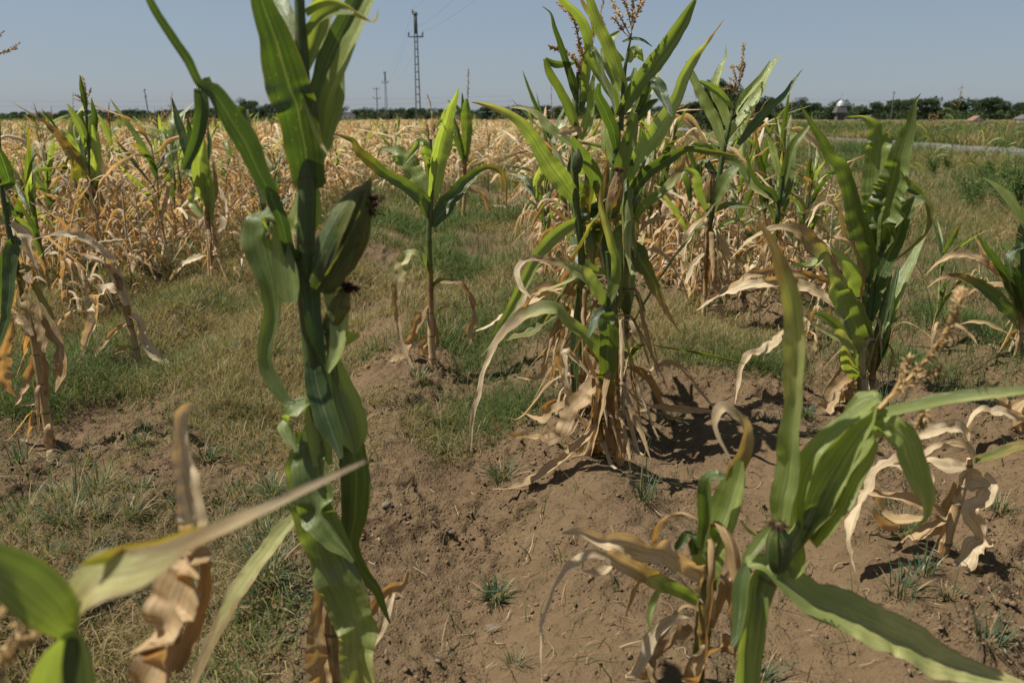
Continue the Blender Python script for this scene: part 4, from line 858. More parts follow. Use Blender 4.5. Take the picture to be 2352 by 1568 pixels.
O.leaves('a2', [
  [(1435, 1120), (1400, 980, 50), (1370, 860, 44), (1350, 780, 10)],
  [(1445, 1110), (1455, 900, 70), (1450, 760, 60), (1450, 680, 20)],
  [(1450, 900), (1430, 760, 30), (1420, 640, 6)],
  [(1440, 900), (1390, 740, 30), (1320, 690, 10)],
  [dict(dry=DR), (1435, 1130), (1400, 1100, 20), (1380, 1260, 30)],
  [dict(dry=DR), (1440, 1250), (1380, 1330, 30), (1300, 1420, 20)],
  [dict(dry=DR), (1440, 1300), (1560, 1340, 30), (1600, 1450, 20)]])
O.tassel('a2', [[(1458, 720), (1460, 600), (1463, 480)]], .02, 500, r0=.004)

Q1 = Hero('corn_plant', 6.0, 'tallest half green corn plant on the left, its tassel standing well above the far trees')
Q1.stalk('a1', [(700, 1900, 26), (660, 1600, 28), (630, 1250, 28), (605, 950, 24), (592, 760, 16)], dry=(1, .9, .3, 0, 0))
Q1.leaves('a1', [
  [(610, 1040), (645, 900, 56), (658, 780, 46), (632, 675, 8)], [(600, 1010), (560, 870, 56), (505, 780, 40), (468, 715, 6)], [(598, 780), (575, 650, 40), (552, 520, 8)],
  [dict(rnd=.9), (595, 1110), (520, 1060, 66), (450, 950, 56), (400, 930, 44), (345, 972, 8)],
  [dict(dry=(0, .5, 1)), (595, 1370), (540, 1150, 76), (440, 980, 56), (370, 900, 44), (290, 840, 26), (160, 750, 5)],
  [(620, 1250), (570, 1080, 70), (600, 930, 60), (610, 800, 20)], [(630, 1300), (670, 1120, 66), (660, 950, 50), (640, 860, 16)], [(590, 900), (560, 800, 40), (575, 765, 20)],
  [dict(dry=(.1, .6, 1)), (640, 1350), (700, 1150, 60), (640, 1000, 40), (610, 950, 8)],
  [(600, 1200), (530, 1020, 40), (500, 880, 40), (545, 780, 10)]])
Q1.skirt('a1', 700, 1890, 15, .1, .8, ln=(.3, .55)); Q1.skirt('a1', 700, 1890, 4, .6, .9, dry=(0, .6), wid=(.03, .05))
Q1.tassel('a1', [[(592, 800), (600, 700), (585, 600), (570, 540)], [(595, 780), (600, 690), (622, 620)], [(590, 720), (560, 680), (520, 655)]], .018, 500, r0=.003)
Q2 = Hero('corn_plant', 5.75, 'half green corn plant rising alone from the grass, dead leaf hooped at its foot')
Q2.stalk('a1', [(1475, 2080, 34), (1450, 1900, 34), (1440, 1650, 34), (1420, 1400, 34), (1400, 1200, 26), (1390, 1050, 16)], dry=(1, .9, .6, 0, 0))
Q2.leaves('a1', [
  [(1390, 1320), (1335, 1150, 80), (1285, 1000, 64), (1235, 850, 50), (1185, 675, 6)], [(1400, 1370), (1380, 1180, 96), (1395, 1060, 80), (1405, 960, 20)],
  [(1445, 1520), (1445, 1300, 100), (1430, 1150, 66), (1415, 1040, 16)], [dict(dry=(.3, 1)), (1440, 1480), (1490, 1280, 44), (1485, 1140, 40), (1420, 1010, 14)],
  [dict(rnd=.9), (1400, 1300), (1360, 1200, 80), (1300, 1190, 40), (1240, 1150, 10)], [(1400, 1250), (1350, 1060, 50), (1310, 900, 40), (1290, 800, 8)],
  [dict(dry=(.1, .3), rnd=.9), (1430, 1500), (1330, 1400, 70), (1350, 1300, 50)], [(1420, 1150), (1450, 1000, 30), (1430, 880, 8)],
  [dict(dry=PL, rnd=.8), (1460, 1800), (1520, 1600, 40), (1548, 1400, 40), (1500, 1265, 10)],
  [dict(dry=PL, rnd=.8), (1440, 1960), (1300, 1970, 40), (1150, 2040, 40), (1105, 2090, 50), (1160, 2120, 40), (1230, 2125, 16)],
  [dict(dry=PL, rnd=.7), (1420, 1750), (1330, 1780, 44), (1230, 1850, 30), (1160, 1950, 8)]])
Q2.skirt('a1', 1475, 2070, 10, .05, .6, ln=(.2, .42))
Q2.tassel('a1', [[(1395, 1080), (1400, 980), (1440, 900)], [(1390, 1080), (1380, 1000), (1400, 930)]], .016, 500, r0=.003)

# ------------------------------------------------------------------ generated corn plants of the field
def proc_plant(kind, seed, Hh=1.0, lod=0):
    """returns parts: list of (name, Geo or tassel branches)"""
    rs = np.random.default_rng(seed); parts = []
    lean = rs.normal(0, .07, 2); n = (12 if kind == 'dry' else 15) if lod == 0 else 9
    ht = Hh * .72
    tt = np.linspace(0, 1, 12); sx = lean[0] * tt ** 1.5 * Hh + (vnoise(tt * 4 + seed, tt * 0) - .5) * .03; sy = lean[1] * tt ** 1.5 * Hh
    C = np.stack([sx, sy, tt * ht - .02 * (tt < .01)], -1)
    top = {'dry': 1., 'mixed': .15, 'green': 0.}[kind]; lowd = 1.
    gc = {'dry': -1, 'mixed': .45, 'green': .25}[kind]
    g = Geo(); L = tt * ht; r = np.interp(tt, [0, 1], [.0095, .004]) * (1 + .12 * np.sin(L * 50) ** 8)
    tube(g, C, r, 8 if lod == 0 else (5 if lod == 1 else 3), dry=np.interp(tt, [0, max(gc, 0) + .05, 1], [1, 1 if kind == 'dry' else .7, top]), rnd=rs.random(), cap=False)
    parts.append(('stalk', g))
    az0 = rs.random() * 6.28; shr = rs.random()
    for i in range(n):
        f = (i + .6) / n; f = f ** .9
        p = np.array([np.interp(f, tt, C[:, q]) for q in range(3)])
        az = az0 + math.pi * i + rs.normal(0, .45); dry = f > gc and kind != 'dry'
        live = (kind != 'dry') and f > gc and rs.random() < (.8 if kind == 'mixed' else .95)
        up = f > .62
        if live:
            th = R(rs.uniform(6, 34)); Lf = rs.uniform(.34, .62) * Hh * (1 - .25 * f); bend = R(rs.uniform(15, 90)) * rs.random() ** .6; ww = rs.uniform(.028, .052); d = (0, rs.uniform(0, .12), rs.uniform(.05, .55)); kn = .1; rip = .1; twr = R(rs.uniform(-60, 60))
        else:
            th = R(rs.uniform(12, 60)); Lf = rs.uniform(.28, .64) * Hh; bend = R(rs.uniform(90, 160)) if f < .7 else R(rs.uniform(40, 140)); ww = rs.uniform(.014, .046); a = rs.uniform(.8, 1.1); d = (a, a + .05); kn = .22; rip = .2; twr = R(rs.uniform(-120, 120))
            if kind == 'dry' and up and rs.random() < .45: bend = R(rs.uniform(10, 60)); th = R(rs.uniform(15, 40)); Lf *= .8
        m = {0: 26, 1: 10, 2: 5}[lod]; cx = {0: 5, 1: 2, 2: 1}[lod]
        K = 9; s = np.linspace(0, 1, K); kinkpos = rs.uniform(.15, .5)
        sm = sstep(kinkpos - .15, kinkpos + .25, s)
        ang = th + bend * (sm * .8 + .2 * s)
        azs = az + rs.normal(0, .35) * s + (vnoise(s * 3 + seed + i, s * 0) - .5) * (.3 if live else 1.3)
        dl = Lf / (K - 1)
        dx = np.sin(ang) * np.cos(azs) * dl; dy = np.sin(ang) * np.sin(azs) * dl; dz = np.cos(ang) * dl
        pts = p + np.r_[[[0, 0, 0]], np.cumsum(np.stack([dx, dy, dz], -1)[1:], axis=0)]
        pts[:, 2] = np.maximum(pts[:, 2], .015)
        W = ww * np.interp(s, [0, .1, .3, .6, .85, 1], [.55, .8, 1, .85, .45, .04])
        T = norm(np.gradient(pts, axis=0)); H_ = np.stack([-np.sin(azs), np.cos(azs), azs * 0], -1); N = np.cross(H_, T)
        N[N[:, 2] < -2] *= -1
        a = (twr * s ** 1.2 + rs.normal(0, .25))[:, None]; N = N * np.cos(a) + np.cross(T, N) * np.sin(a)
        g = Geo(); blade(g, pts, W, N, d, m, cx, .3, rip if lod < 2 else 0, (rs.random() * .3 + (.7 if shr > .4 else 0) * (rs.random() > .5)) if not live else rs.random(), 1., seed * 31 + i, kn if lod == 0 else 0)
        parts.append(('leaf', g))
    if kind != 'green' and rs.random() < .35 and lod == 0 or (kind == 'green' and rs.random() < .6 and lod == 0):
        f = .5; p = np.array([np.interp(f, tt, C[:, q]) for q in range(3)]); az = rs.random() * 6.28
        dr = np.array([math.cos(az) * .35, math.sin(az) * .35, 1.]); q = np.linspace(0, .15, 10)[:, None]
        g = Geo(); tube(g, p + q * norm(dr), .019 * np.interp(np.linspace(0, 1, 10), [0, .15, .5, .9, 1], [.5, .9, 1, .5, .2]), 10, dry=1. if kind == 'dry' else .2, rnd=.4)
        parts.append(('ear', g))
    if rs.random() < {'dry': .5, 'mixed': .75, 'green': .8}[kind]:
        br = []; tp = C[-1]; ll = Hh * .27
        br.append([tp, tp + np.array([lean[0] * .1, 0, ll * .5]), tp + np.array([lean[0] * .3 + rs.normal() * .02, rs.normal() * .02, ll])])
        for _ in range(rs.integers(2, 7) if lod == 0 else 2):
            a = rs.random() * 6.28; o = tp + np.array([0, 0, ll * rs.uniform(.25, .5)]); rr = ll * rs.uniform(.2, .4)
            br.append([o, o + np.array([math.cos(a) * rr * .5, math.sin(a) * rr * .5, ll * .22]), o + np.array([math.cos(a) * rr, math.sin(a) * rr, ll * rs.uniform(.1, .38)])])
        parts.append(('tassel', br))
    return parts
def parts_to_objects(parts, name, seed):
    root = bpy.data.objects.new(name, None); root.empty_display_size = .1; COL.objects.link(root)
    for nm, g in parts:
        if nm == 'tassel': me = tassel_mesh('tassel', g, .008, 380, seed)
        else: me = g.mesh(nm, M_LEAF if nm == 'leaf' else M_STALK)
        link(nm, me, root)
    return root
def parts_merge(parts, lod, seed):
    G = Geo(); rs = np.random.default_rng(seed)
    for nm, g in parts:
        if nm == 'tassel':
            for b in g[:2 if lod == 2 else 9]:
                tube(G, crom(b, 4), np.array([.004, .009, .007, .002]), 3, dry=.85, rnd=.1 + .3 * rs.random(), cap=False)
        else: G.addgeo(g)
    return G
KINDS = {'dry': 9, 'mixed': 5, 'green': 4}
PROTO = {}
for kd, c in KINDS.items():
    PROTO[kd] = [proc_plant(kd, 500 + 40 * c + i * 7 + len(kd), 1.0) for i in range(c)]
used = {}
LAB = {'dry': 'dead straw-coloured corn plant with curled drooping leaves in the rows behind',
       'mixed': 'corn plant, green above and dead tan below, among the dry rows behind',
       'green': 'mostly green corn plant among the dry plants of the rows behind'}
GRP = {'dry': 'dry corn plants of the field', 'mixed': 'half green corn plants among the dry rows', 'green': 'green corn plants among the dry rows'}
def place_label(kd, x, y, sc):
    u = 1176 + x / (y * CP + CAM_H * SP) * F
    where = ('left of the tall foreground stem' if u < 690 else 'between tall stem and lone slender plant' if u < 985 else 'between lone slender plant and central clump' if u < 1270 else 'behind the central clump' if u < 1480 else 'right of the central clump')
    size = 'short' if sc < .82 else 'tall' if sc > 1.02 else 'mid-height'
    far = 'near' if y < 8 else 'middle' if y < 11.5 else 'back'
    look = {'dry': 'dead straw-coloured', 'mixed': 'half green', 'green': 'mostly green'}[kd]
    return '%s %s corn plant in the %s rows %s' % (size, look, far, where)
def put_full(kd, i, x, y, sc, rz, label=None, group=True):
    key = (kd, i % KINDS[kd])
    if key not in used: o = used[key] = parts_to_objects(PROTO[kd][key[1]], 'corn_plant', i)
    else: o = copy_tree(used[key])
    o.location = (x, y, float(gh(x, y))); o.rotation_euler = (0, 0, rz); o.scale = (sc * .98, sc * .98, sc)
    tag(o, label or place_label(kd, x, y, sc), 'corn plant', GRP[kd] if group else None)
    return o
# plants whose place and height were read from the photograph: foot (u,v), top v, kind, label
SPOTS = [
 (200, 600, 240, 'mixed', 'half green corn plant close behind the tallest left-hand one'),
 (130, 610, 270, 'mixed', 'half green corn plant with yellowing leaves, left of the tallest left-hand plant'),
 (122, 700, 330, 'green', 'narrow green corn plant with a thin tassel, in front of the left straw-coloured tangle'),
 (300, 640, 340, 'dry', 'dead corn plant with a bushy bent-over top, right of the tallest left-hand plant'),
 (262, 690, 360, 'dry', 'bleached dead corn plant with spiky upturned leaves, just behind the small leaning dead plant'),
 (432, 585, 240, 'mixed', 'half green corn plant leaning left, behind the one rising alone from the grass'),
 (395, 560, 440, 'dry', 'small dead corn plant in the grass, left of the half green plant that stands alone'),
 (655, 500, 300, 'mixed', 'half green corn plant just left of the tall foreground stem'),
 (560, 660, 500, 'dry', 'short withered corn stub in the grass left of the tall foreground stem'),
 (30, 620, 420, 'dry', 'dead corn plant behind the left edge plant'),
 (150, 730, 440, 'dry', 'dead corn plant with orange-tinted low leaves, right behind the left edge plant'),
 (60, 560, 300, 'mixed', 'half green corn plant at the far left edge among the straw'),
 (1262, 620, 330, 'mixed', 'yellow-green wilting corn plant immediately left of the big central clump'),
 (1205, 520, 300, 'dry', 'dead corn plant behind and left of the big central clump'),
 (1330, 560, 250, 'mixed', 'half green corn plant partly hidden by the big central clump'),
 (1470, 600, 330, 'mixed', 'half green corn plant showing through the right side of the big central clump'),
 (1520, 640, 180, 'mixed', 'corn plant with a thin tassel, right behind the big central clump'),
 (1560, 610, 250, 'dry', 'dead corn plant with a pale curled top, left of the tall reddish-tasselled plant'),
 (1600, 680, 400, 'dry', 'low dead corn plant at the foot of the tall reddish-tasselled plant, on its left'),
 (1690, 655, 330, 'mixed', 'half green corn plant right of the tall reddish-tasselled plant'),
 (1740, 760, 520, 'dry', 'dead corn plant with orange hanging leaves, left of the broad-leaved green plant'),
 (1760, 640, 210, 'mixed', 'corn plant with rusty tassel between the green plants on the right'),
 (70, 770, 500, 'dry', 'dead corn plant overlapping the left edge plant from behind, lower of two'),
 (205, 765, 490, 'dry', 'dead corn plant with pale hanging leaves, left of the small leaning one'),
 (255, 620, 380, 'dry', 'dead corn plant between the tallest left-hand one and the bushy bent one'),
 (345, 690, 550, 'dry', 'short dead corn plant just right of the small leaning one'),
 (95, 680, 420, 'dry', 'dead corn plant in the straw tangle beside the narrow green one'),
 (170, 650, 400, 'dry', 'dead corn plant in the straw tangle left of the tallest left-hand one'),
 (1850, 800, 560, 'dry', 'low tangled dead corn plant touching the broad-leaved green plant on its left'),
 (1880, 640, 360, 'dry', 'dead corn plant with grassy arching leaves behind the broad-leaved green plant'),
 (1905, 560, 380, 'dry', 'pale dead corn plant at the end of the row near the white litter'),
 (2140, 800, 480, 'green', 'green corn plant with a pinkish tassel, close behind the broad-leaved one on its right'),
 (1425, 980, 210, 'green', 'upright dark green corn plant rising out of the back of the big central clump'),
 (1318, 960, 330, 'mixed', 'half green corn plant low in the back left of the big central clump'),
 (1365, 985, 420, 'dry', 'dead corn plant with tan leaves inside the foot of the big central clump'),
 (2240, 700, 560, 'dry', 'small collapsed dead corn plant on bare soil near the right edge'),
]
taken = []
for q, (u, v, vt, kd, lab) in enumerate(SPOTS):
    x, y = ground(u, v); top = P(u, vt, y)[2]; taken.append((x, y))
    put_full(kd, q, x, y, max(top, .25) * (1.02 if kd != 'dry' else 1.1), q * 2.39, lab, False)
# the rows
cand = []
rr = np.random.default_rng(5)
def edge_x(y): return 2.05 + (y - 5) * .13 if y < 40 else 6.6 + (y - 40) * .20
for k in range(-60, 30):
    X0 = ROW0 + ROWP * k
    y = 4.2
    while y < 62:
        y += (.22 if y < 25 else .30) * (.62 if (k >= 1 and y < 9) or (k <= -2 and y < 11) else 1.) * (0.6 + .8 * rr.random())
        x = X0 + rr.normal(0, .05)
        if abs(x) > .72 * y + 1.0: continue
        if x > edge_x(y): continue
        ok = True
        if k == 1 and y < 5.4: ok = False
        if k == 0 and y < 11: ok = False
        if k == -1 and y < 10.5: ok = False
        if k == 0 and y < 26 and rr.random() < .8: ok = False
        if k == -2 and y < 13 and rr.random() < .72: ok = False
        if k == -2 and y < 5.6: ok = False
        if k <= -3 and y < 4.9 + .1 * abs(k + 3): ok = False
        if k in (2, 3) and y < 5.0: ok = False
        if k in (2, 3) and 9.5 < y: ok = rr.random() < .35
        if k >= 4 and y < 20: ok = rr.random() < .3 and ok
        if rr.random() < .08: ok = False
        if ok and vnoise(x * .45, y * .3, 77) < .30 and y > 6.5: ok = False
        if not ok: continue
        if any((x - a) ** 2 + (y - b) ** 2 < .03 for a, b in taken): continue
        pg = .42 if (k >= 1 and y < 9) else (.24 if y < 13 else .13 if y < 30 else .05)
        kd = 'dry'
        if rr.random() < pg: kd = 'mixed' if rr.random() < .75 else 'green'
        sc = (rr.normal(.93, .19) - .0025 * min(y, 60)) * (1.22 if kd != 'dry' else 1.) * (1.0 if k >= 1 or y > 10 else .85)
        cand.append((y, x, kd, float(np.clip(sc, .45, 1.5))))
cand.sort()
NIND = 265
single = {}
for idx, (y, x, kd, sc) in enumerate(cand[:NIND]):
    rz = rr.random() * 6.28; i = int(rr.integers(0, 99))
    if y < 11.5: put_full(kd, i, x, y, sc, rz)
    else:
        key = (kd, i % KINDS[kd])
        if key not in single:
            G = parts_merge(proc_plant(kd, 900 + i, 1.0, 1), 1, i); o = single[key] = link('corn_plant', G.mesh('corn_plant', M_LEAF))
        else: o = single[key].copy(); COL.objects.link(o)
        o.location = (x, y, float(gh(x, y))); o.rotation_euler = (0, 0, rz); o.scale = (sc, sc, sc)
        tag(o, place_label(kd, x, y, sc), 'corn plant', GRP[kd])
print('individual plants', NIND, 'of', len(cand), 'nearest stuff', cand[NIND][0])
# beyond the 300 nearest: one mass
LO = {kd: [parts_merge(proc_plant(kd, 1300 + i * 3, 1.0, 2 if j else 1), 2 if j else 1, i).arr() for j in (0, 1) for i in range(6)] for kd in KINDS}
FG = Geo()
def far_put(x, y, kd, sc, rs, wide=1.):
    a = rs.random() * 6.28; arr = LO[kd][(0 if y < 24 else 6) + rs.integers(0, 6)]
    ca, sa = math.cos(a) * sc * wide, math.sin(a) * sc * wide
    V = arr[0] @ np.array([[ca, -sa, 0], [sa, ca, 0], [0, 0, sc]]).T + np.array([x, y, float(gh(x, y, False))])
    FG.add(V, arr[1], arr[2], arr[3], arr[4])
for (y, x, kd, sc) in cand[NIND:]: far_put(x, y, kd, sc, rr, 1.15)
for q in range(5200):
    y = 60 * (260 / 60) ** rr.random(); x = rr.uniform(-.72 * y, min(edge_x(y), .7 * y))
    if y > 120 and x < -y * .15 - 10: continue
    far_put(x, y, 'dry' if rr.random() > .06 else 'mixed', rr.normal(.74, .12), rr, 1.0 + y / 60)
tag(link('corn_field', FG.mesh('corn_field', M_FAR)), 'mass of far dry corn plants reaching back to the tree line', 'corn field', kind='stuff')

# ------------------------------------------------------------------ grass and weeds
def blades(n, xy, hgt, wid, rn, rs, lean=.5, seg=3):
    x, y = xy; z = gh(x, y) - .004
    az = rs.random(n) * 2 * np.pi; ln = lean * rs.random(n) ** .7
    t = np.linspace(0, 1, seg + 1)
    d = np.stack([np.cos(az), np.sin(az), az * 0], -1)
    sdv = np.stack([-np.sin(az), np.cos(az), az * 0], -1) 
    tw = rs.normal(0, .8, n); sdv = sdv * np.cos(tw)[:, None] + d * np.sin(tw)[:, None]
    hor = (np.sin(ln[:, None] * 1.7 * (t[None] ** 1.0)) * t[None]) ; ver = t[None] * np.cos(ln[:, None] * 1.4 * t[None])
    c = np.stack([x, y, z], -1)[:, None, :] + hgt[:, None, None] * (hor[..., None] * d[:, None] + ver[..., None] * np.array([0, 0, 1.]))
    ww = (wid[:, None] * np.array([.8, 1., .75, .12])[:seg + 1][None] / 2)[..., None]
    V = np.stack([c - ww * sdv[:, None], c + ww * sdv[:, None]], 2).reshape(-1, 3)
    b = np.arange(n)[:, None] * (2 * (seg + 1)) + np.arange(seg)[None] * 2
    Q = np.stack([b, b + 1, b + 3, b + 2], -1).reshape(-1, 4)
    return V, Q, np.repeat(rn, 2 * (seg + 1))
def grass_density(x, y):
    n = fbm(x * 1.1 + 5, y * 1.1, 3, 91); n2 = fbm(x * .45, y * .45, 2, 95)
    d = np.zeros_like(x)
    left = sstep(-.38, -.75, x) * sstep(1.0, 1.6, y)
    d = np.maximum(d, left * sstep(.36, .56, n + .1 * sstep(1.9, 2.6, y)) * np.where(y < 1.9, .5, 1.))
    mid = sstep(3.0, 4.3, y + .5 * (n2 - .5)) * (.12 + .88 * sstep(.42, .60, n)) * np.where(y > 10, 1., .8)
    d = np.maximum(d, mid)
    # the two green patches by the clump
    for (u, v, r, a) in [(1010, 1000, .17, 1.), (1130, 960, .22, 1.), (1060, 740, .35, 1.), (1640, 800, .42, 1.), (1530, 780, .3, 1.), (1830, 560, .5, .8), (700, 980, .3, .8), (560, 960, .35, 1.), (330, 900, .5, 1), (1000, 640, .5, .9)]:
        gx_, gy_ = ground(u, v); d = np.maximum(d, a * sstep(1.25, .5, np.hypot(x - gx_, (y - gy_) * .8) / r + (n - .5) * 1.2))
    for (u, v, r) in [(875, 600, .6), (890, 700, .4), (870, 780, .3), (1450, 650, .5), (330, 980, .3), (120, 1050, .3), (450, 1080, .2), (960, 850, .22), (850, 900, .3), (2250, 660, .5), (1850, 520, .3), (590, 1010, .12), (230, 960, .14), (1560, 980, .3)]:
        gx_, gy_ = ground(u, v); d = d * sstep(.5, 1.2, np.hypot(x - gx_, (y - gy_) * .7) / r + (n - .5) * .8)
    return d
rs = np.random.default_rng(17)
VV = []; QQ = []; RR = []; nv = 0
def add_bl(n, ylo, yhi, hs, ws, lean, straw, xf=.75, pw=1.0):
    global nv
    y = ylo * (yhi / ylo) ** (rs.random(n) ** pw); x = rs.uniform(-1, 1, n) * (xf * y + .3)
    d = grass_density(x, y); keep = rs.random(n) < d
    x, y = x[keep], y[keep]; m = len(x)
    pat = fbm(x * .9, y * .9, 2, 120)
    st = rs.random(m) < np.clip(straw + (pat - .5) * 2.7, .05, .95)
    rn = np.where(st, .62 + .38 * rs.random(m), rs.random(m) * .55)
    h = hs * (.4 + .9 * rs.random(m)) * np.clip(y / 4, 1, 3) ** .35 * np.where(st, .75, 1.); wd = ws * (.6 + .8 * rs.random(m)) * np.clip(y / 3., .8, 30)
    V, Q, r_ = blades(m, (x, y), h, wd, rn, rs, lean); VV.append(V); QQ.append(Q + nv); RR.append(r_); nv += len(V)
add_bl(110000, 1.05, 3.4, .075, .0019, 1.3, .28)
add_bl(330000, 3., 10., .115, .0020, 1.0, .45)
GD = grass_density
def grass_density(x, y): return .5 * sstep(-.42, -.6, x) * sstep(3.2, 2.4, y) * sstep(.35, .55, fbm(x * 2.1, y * 2.1, 2, 190)) + .015
add_bl(70000, 1.05, 3.4, .11, .0034, 1.2, .12)
def grass_density(x, y):
    d = np.zeros_like(x); n = fbm(x * 3, y * 3, 2, 201)
    for (u, v, r, a) in [(1030, 1000, .16, 1.), (1120, 970, .2, 1.), (1050, 770, .3, .8), (1640, 800, .4, 1.), (1500, 770, .25, .8), (1110, 620, .5, .7), (560, 980, .3, .7), (480, 860, .35, .6), (640, 700, .3, .6), (1090, 840, .2, .6), (900, 620, .3, .5), (1800, 700, .25, .5), (2080, 860, .3, .6), (2250, 880, .4, .5)]:
        gx_, gy_ = ground(u, v); d = np.maximum(d, a * sstep(1.2, .3, np.hypot(x - gx_, (y - gy_) * .8) / r + (n - .5) * 1.4))
    return d
add_bl(140000, 1.9, 8., .12, .0021, 1.2, .35)
grass_density = GD
add_bl(150000, 9., 45., .15, .0022, .9, .50)
tag(link('grass', mk_mesh('grass', np.concatenate(VV), np.concatenate(QQ), M_GRASS, {'rnd': np.concatenate(RR)})), 'short green and straw-coloured grass growing in patches between the rows', 'grass', kind='stuff')
# field weeds beyond the corn on the right and beyond the road
VV = []; QQ = []; RR = []; nv = 0
for (n, ylo, yhi, xa, xb, h0, w0, st) in [(110000, 5, 60, 3.0, 14.0, .20, .007, .30), (60000, 22, 110, 18.9, 60, .55, .03, .28), (26000, 16, 60, 10.5, 14.1, .34, .016, .3), (30000, 60, 320, -10, 300, .2, .12, .6)]:
    y = ylo * (yhi / ylo) ** rs.random(n); x = rs.uniform(xa, xb, n)
    if xa > 18: x = xa + (xb - xa) * rs.random(n) ** 1.5
    keep = (x < .72 * y + 2) & (x > np.where(y < 40, 1.9 + (y - 5) * .13, 6.6 + (y - 40) * .2)) & ~((x > 14.2) & (x < 18.6)); x = x[keep]; y = y[keep]; m = len(x)
    pat = fbm(x * .25, y * .25, 3, 150); s_ = rs.random(m) < np.clip(st + (pat - .5) * 2.5, .03, .95)
    rn = np.where(s_, .6 + .4 * rs.random(m), rs.random(m) * .5)
    hh = h0 * (.5 + .8 * rs.random(m)) * (.6 + 1.0 * fbm(x * .5, y * .5, 2, 160)); ww = w0 * (.6 + .8 * rs.random(m)) * np.clip(y / 40, .4, 4)
    V, Q, r_ = blades(m, (x, y), hh, ww, rn, rs, .9); VV.append(V); QQ.append(Q + nv); RR.append(r_); nv += len(V)
tag(link('meadow', mk_mesh('meadow', np.concatenate(VV), np.concatenate(QQ), M_GRASS, {'rnd': np.concatenate(RR)})), 'weedy green and tan growth on both sides of the road', 'weeds', kind='stuff')
# green crop far left
VV = []; QQ = []; RR = []; nv = 0
n = 26000; y = 125 * (420 / 125) ** rs.random(n); x = rs.uniform(-.74, -.16, n) * y - 8
V, Q, r_ = blades(n, (x, y), .85 * (.6 + .6 * rs.random(n)), .10 * y / 100 * (.6 + .8 * rs.random(n)), .15 + .38 * rs.random(n), rs, .5)
tag(link('green_crop', mk_mesh('green_crop', V, Q, M_GRASS, {'rnd': r_})), 'strip of green crop in front of the far trees on the left', 'crop', kind='stuff')
# grass tufts
def tuft_mesh(seed, n=90, h=.09):
    rs = np.random.default_rng(seed); a = rs.random(n) * 6.28; r = .012 + .02 * rs.random(n)
    az = a + rs.normal(0, .5, n); t = np.linspace(0, 1, 5); ln = rs.uniform(.2, 1.25, n)
    d = np.stack([np.cos(az), np.sin(az), az * 0], -1); s = np.stack([-np.sin(az), np.cos(az), az * 0], -1)
    L = h * (.45 + .8 * rs.random(n)); ang = ln[:, None] * (.5 + .8 * t[None]); 
    hor = np.cumsum(np.sin(ang), 1) / 5; ver = np.cumsum(np.cos(ang), 1) / 5; hor -= hor[:, :1]; ver -= ver[:, :1]
    c = np.stack([np.cos(a) * r, np.sin(a) * r, a * 0 - .004], -1)[:, None] + L[:, None, None] * 1.2 * (hor[..., None] * d[:, None] + ver[..., None] * np.array([0, 0, 1.]))
    w_ = (.0032 * (.6 + .8 * rs.random(n))[:, None] * np.array([.8, 1, .9, .6, .1])[None] / 2)[..., None]
    V = np.stack([c - w_ * s[:, None], c + w_ * s[:, None]], 2).reshape(-1, 3)
    b = np.arange(n)[:, None] * 10 + np.arange(4)[None] * 2; Q = np.stack([b, b + 1, b + 3, b + 2], -1).reshape(-1, 4)
    rn = np.where(rs.random(n) < .15 + .08 * (seed % 4), 1., rs.random(n) * .85); return mk_mesh('grass_tuft', V, Q, M_TUFT, {'rnd': np.repeat(rn, 10)})
TM = [tuft_mesh(i, (150, 60, 110, 40, 90)[i], .07 + .014 * i) for i in range(5)] + [tuft_mesh(9 + i, (70, 30, 120, 50)[i], (.06, .12, .05, .1)[i]) for i in range(4)]
TL = [(1140, 1330, 1.25, 'spiky blue-green grass tuft alone on the bare ridge above the round tan stone'), (1150, 1085, 1.1, 'blue-green grass tuft at the tip of the long dead leaf of the central clump'), (1478, 1175, 1.2, 'sparse grass tuft in front of the big clump, right of its foot'), (1182, 1498, .7, 'small ragged grass tuft at the bottom centre'), (960, 895, 1.5, 'wide blue-green grass tuft just below the foot of the lone slender plant'), (1040, 780, 1.9, None), (930, 730, 1.6, None), (1075, 700, 1.7, None), (1620, 860, 1.4, None), (1760, 1000, 1., None), (1540, 950, .8, None), (2060, 1410, 1.1, 'dry-based grass tuft in the right foreground above the long pale leaf'), (2050, 1270, 1.1, 'grass tuft left of the foot of the dead straw-coloured plant'), (2170, 1420, .9, None), (2290, 1190, .8, None), (2290, 1010, .9, None), (2080, 1020, 1.2, None), (2200, 900, 1.3, None), (2100, 800, 1.3, None), (1740, 1560, 1., None), (2260, 1540, 1.1, None), (1940, 900, 1.4, None), (600, 1480, .8, None), (300, 1200, 1.2, None), (180, 1180, 1.3, None), (420, 1160, 1.2, None), (120, 1300, 1.3, None), (250, 1330, 1.2, None), (500, 1200, 1.1, None), (350, 1380, 1.1, None), (520, 860, 1.5, None), (330, 1050, 1.2, None), (620, 830, 1.3, None), (60, 1180, 1.3, None), (560, 1060, 1., None), (2140, 960, 1.2, None), (1850, 960, 1.1, None), (2030, 950, 1.4, None), (2200, 1040, 1., None), (440, 1300, 1., None)]
tr_ = np.random.default_rng(55)
for q in range(34): TL.append((tr_.uniform(10, 640), 1000 + 540 * tr_.random() ** 1.2, tr_.uniform(.6, 1.5), None))
for q in range(14): TL.append((tr_.uniform(1850, 2340), 880 + 620 * tr_.random(), tr_.uniform(.4, 1.), None))
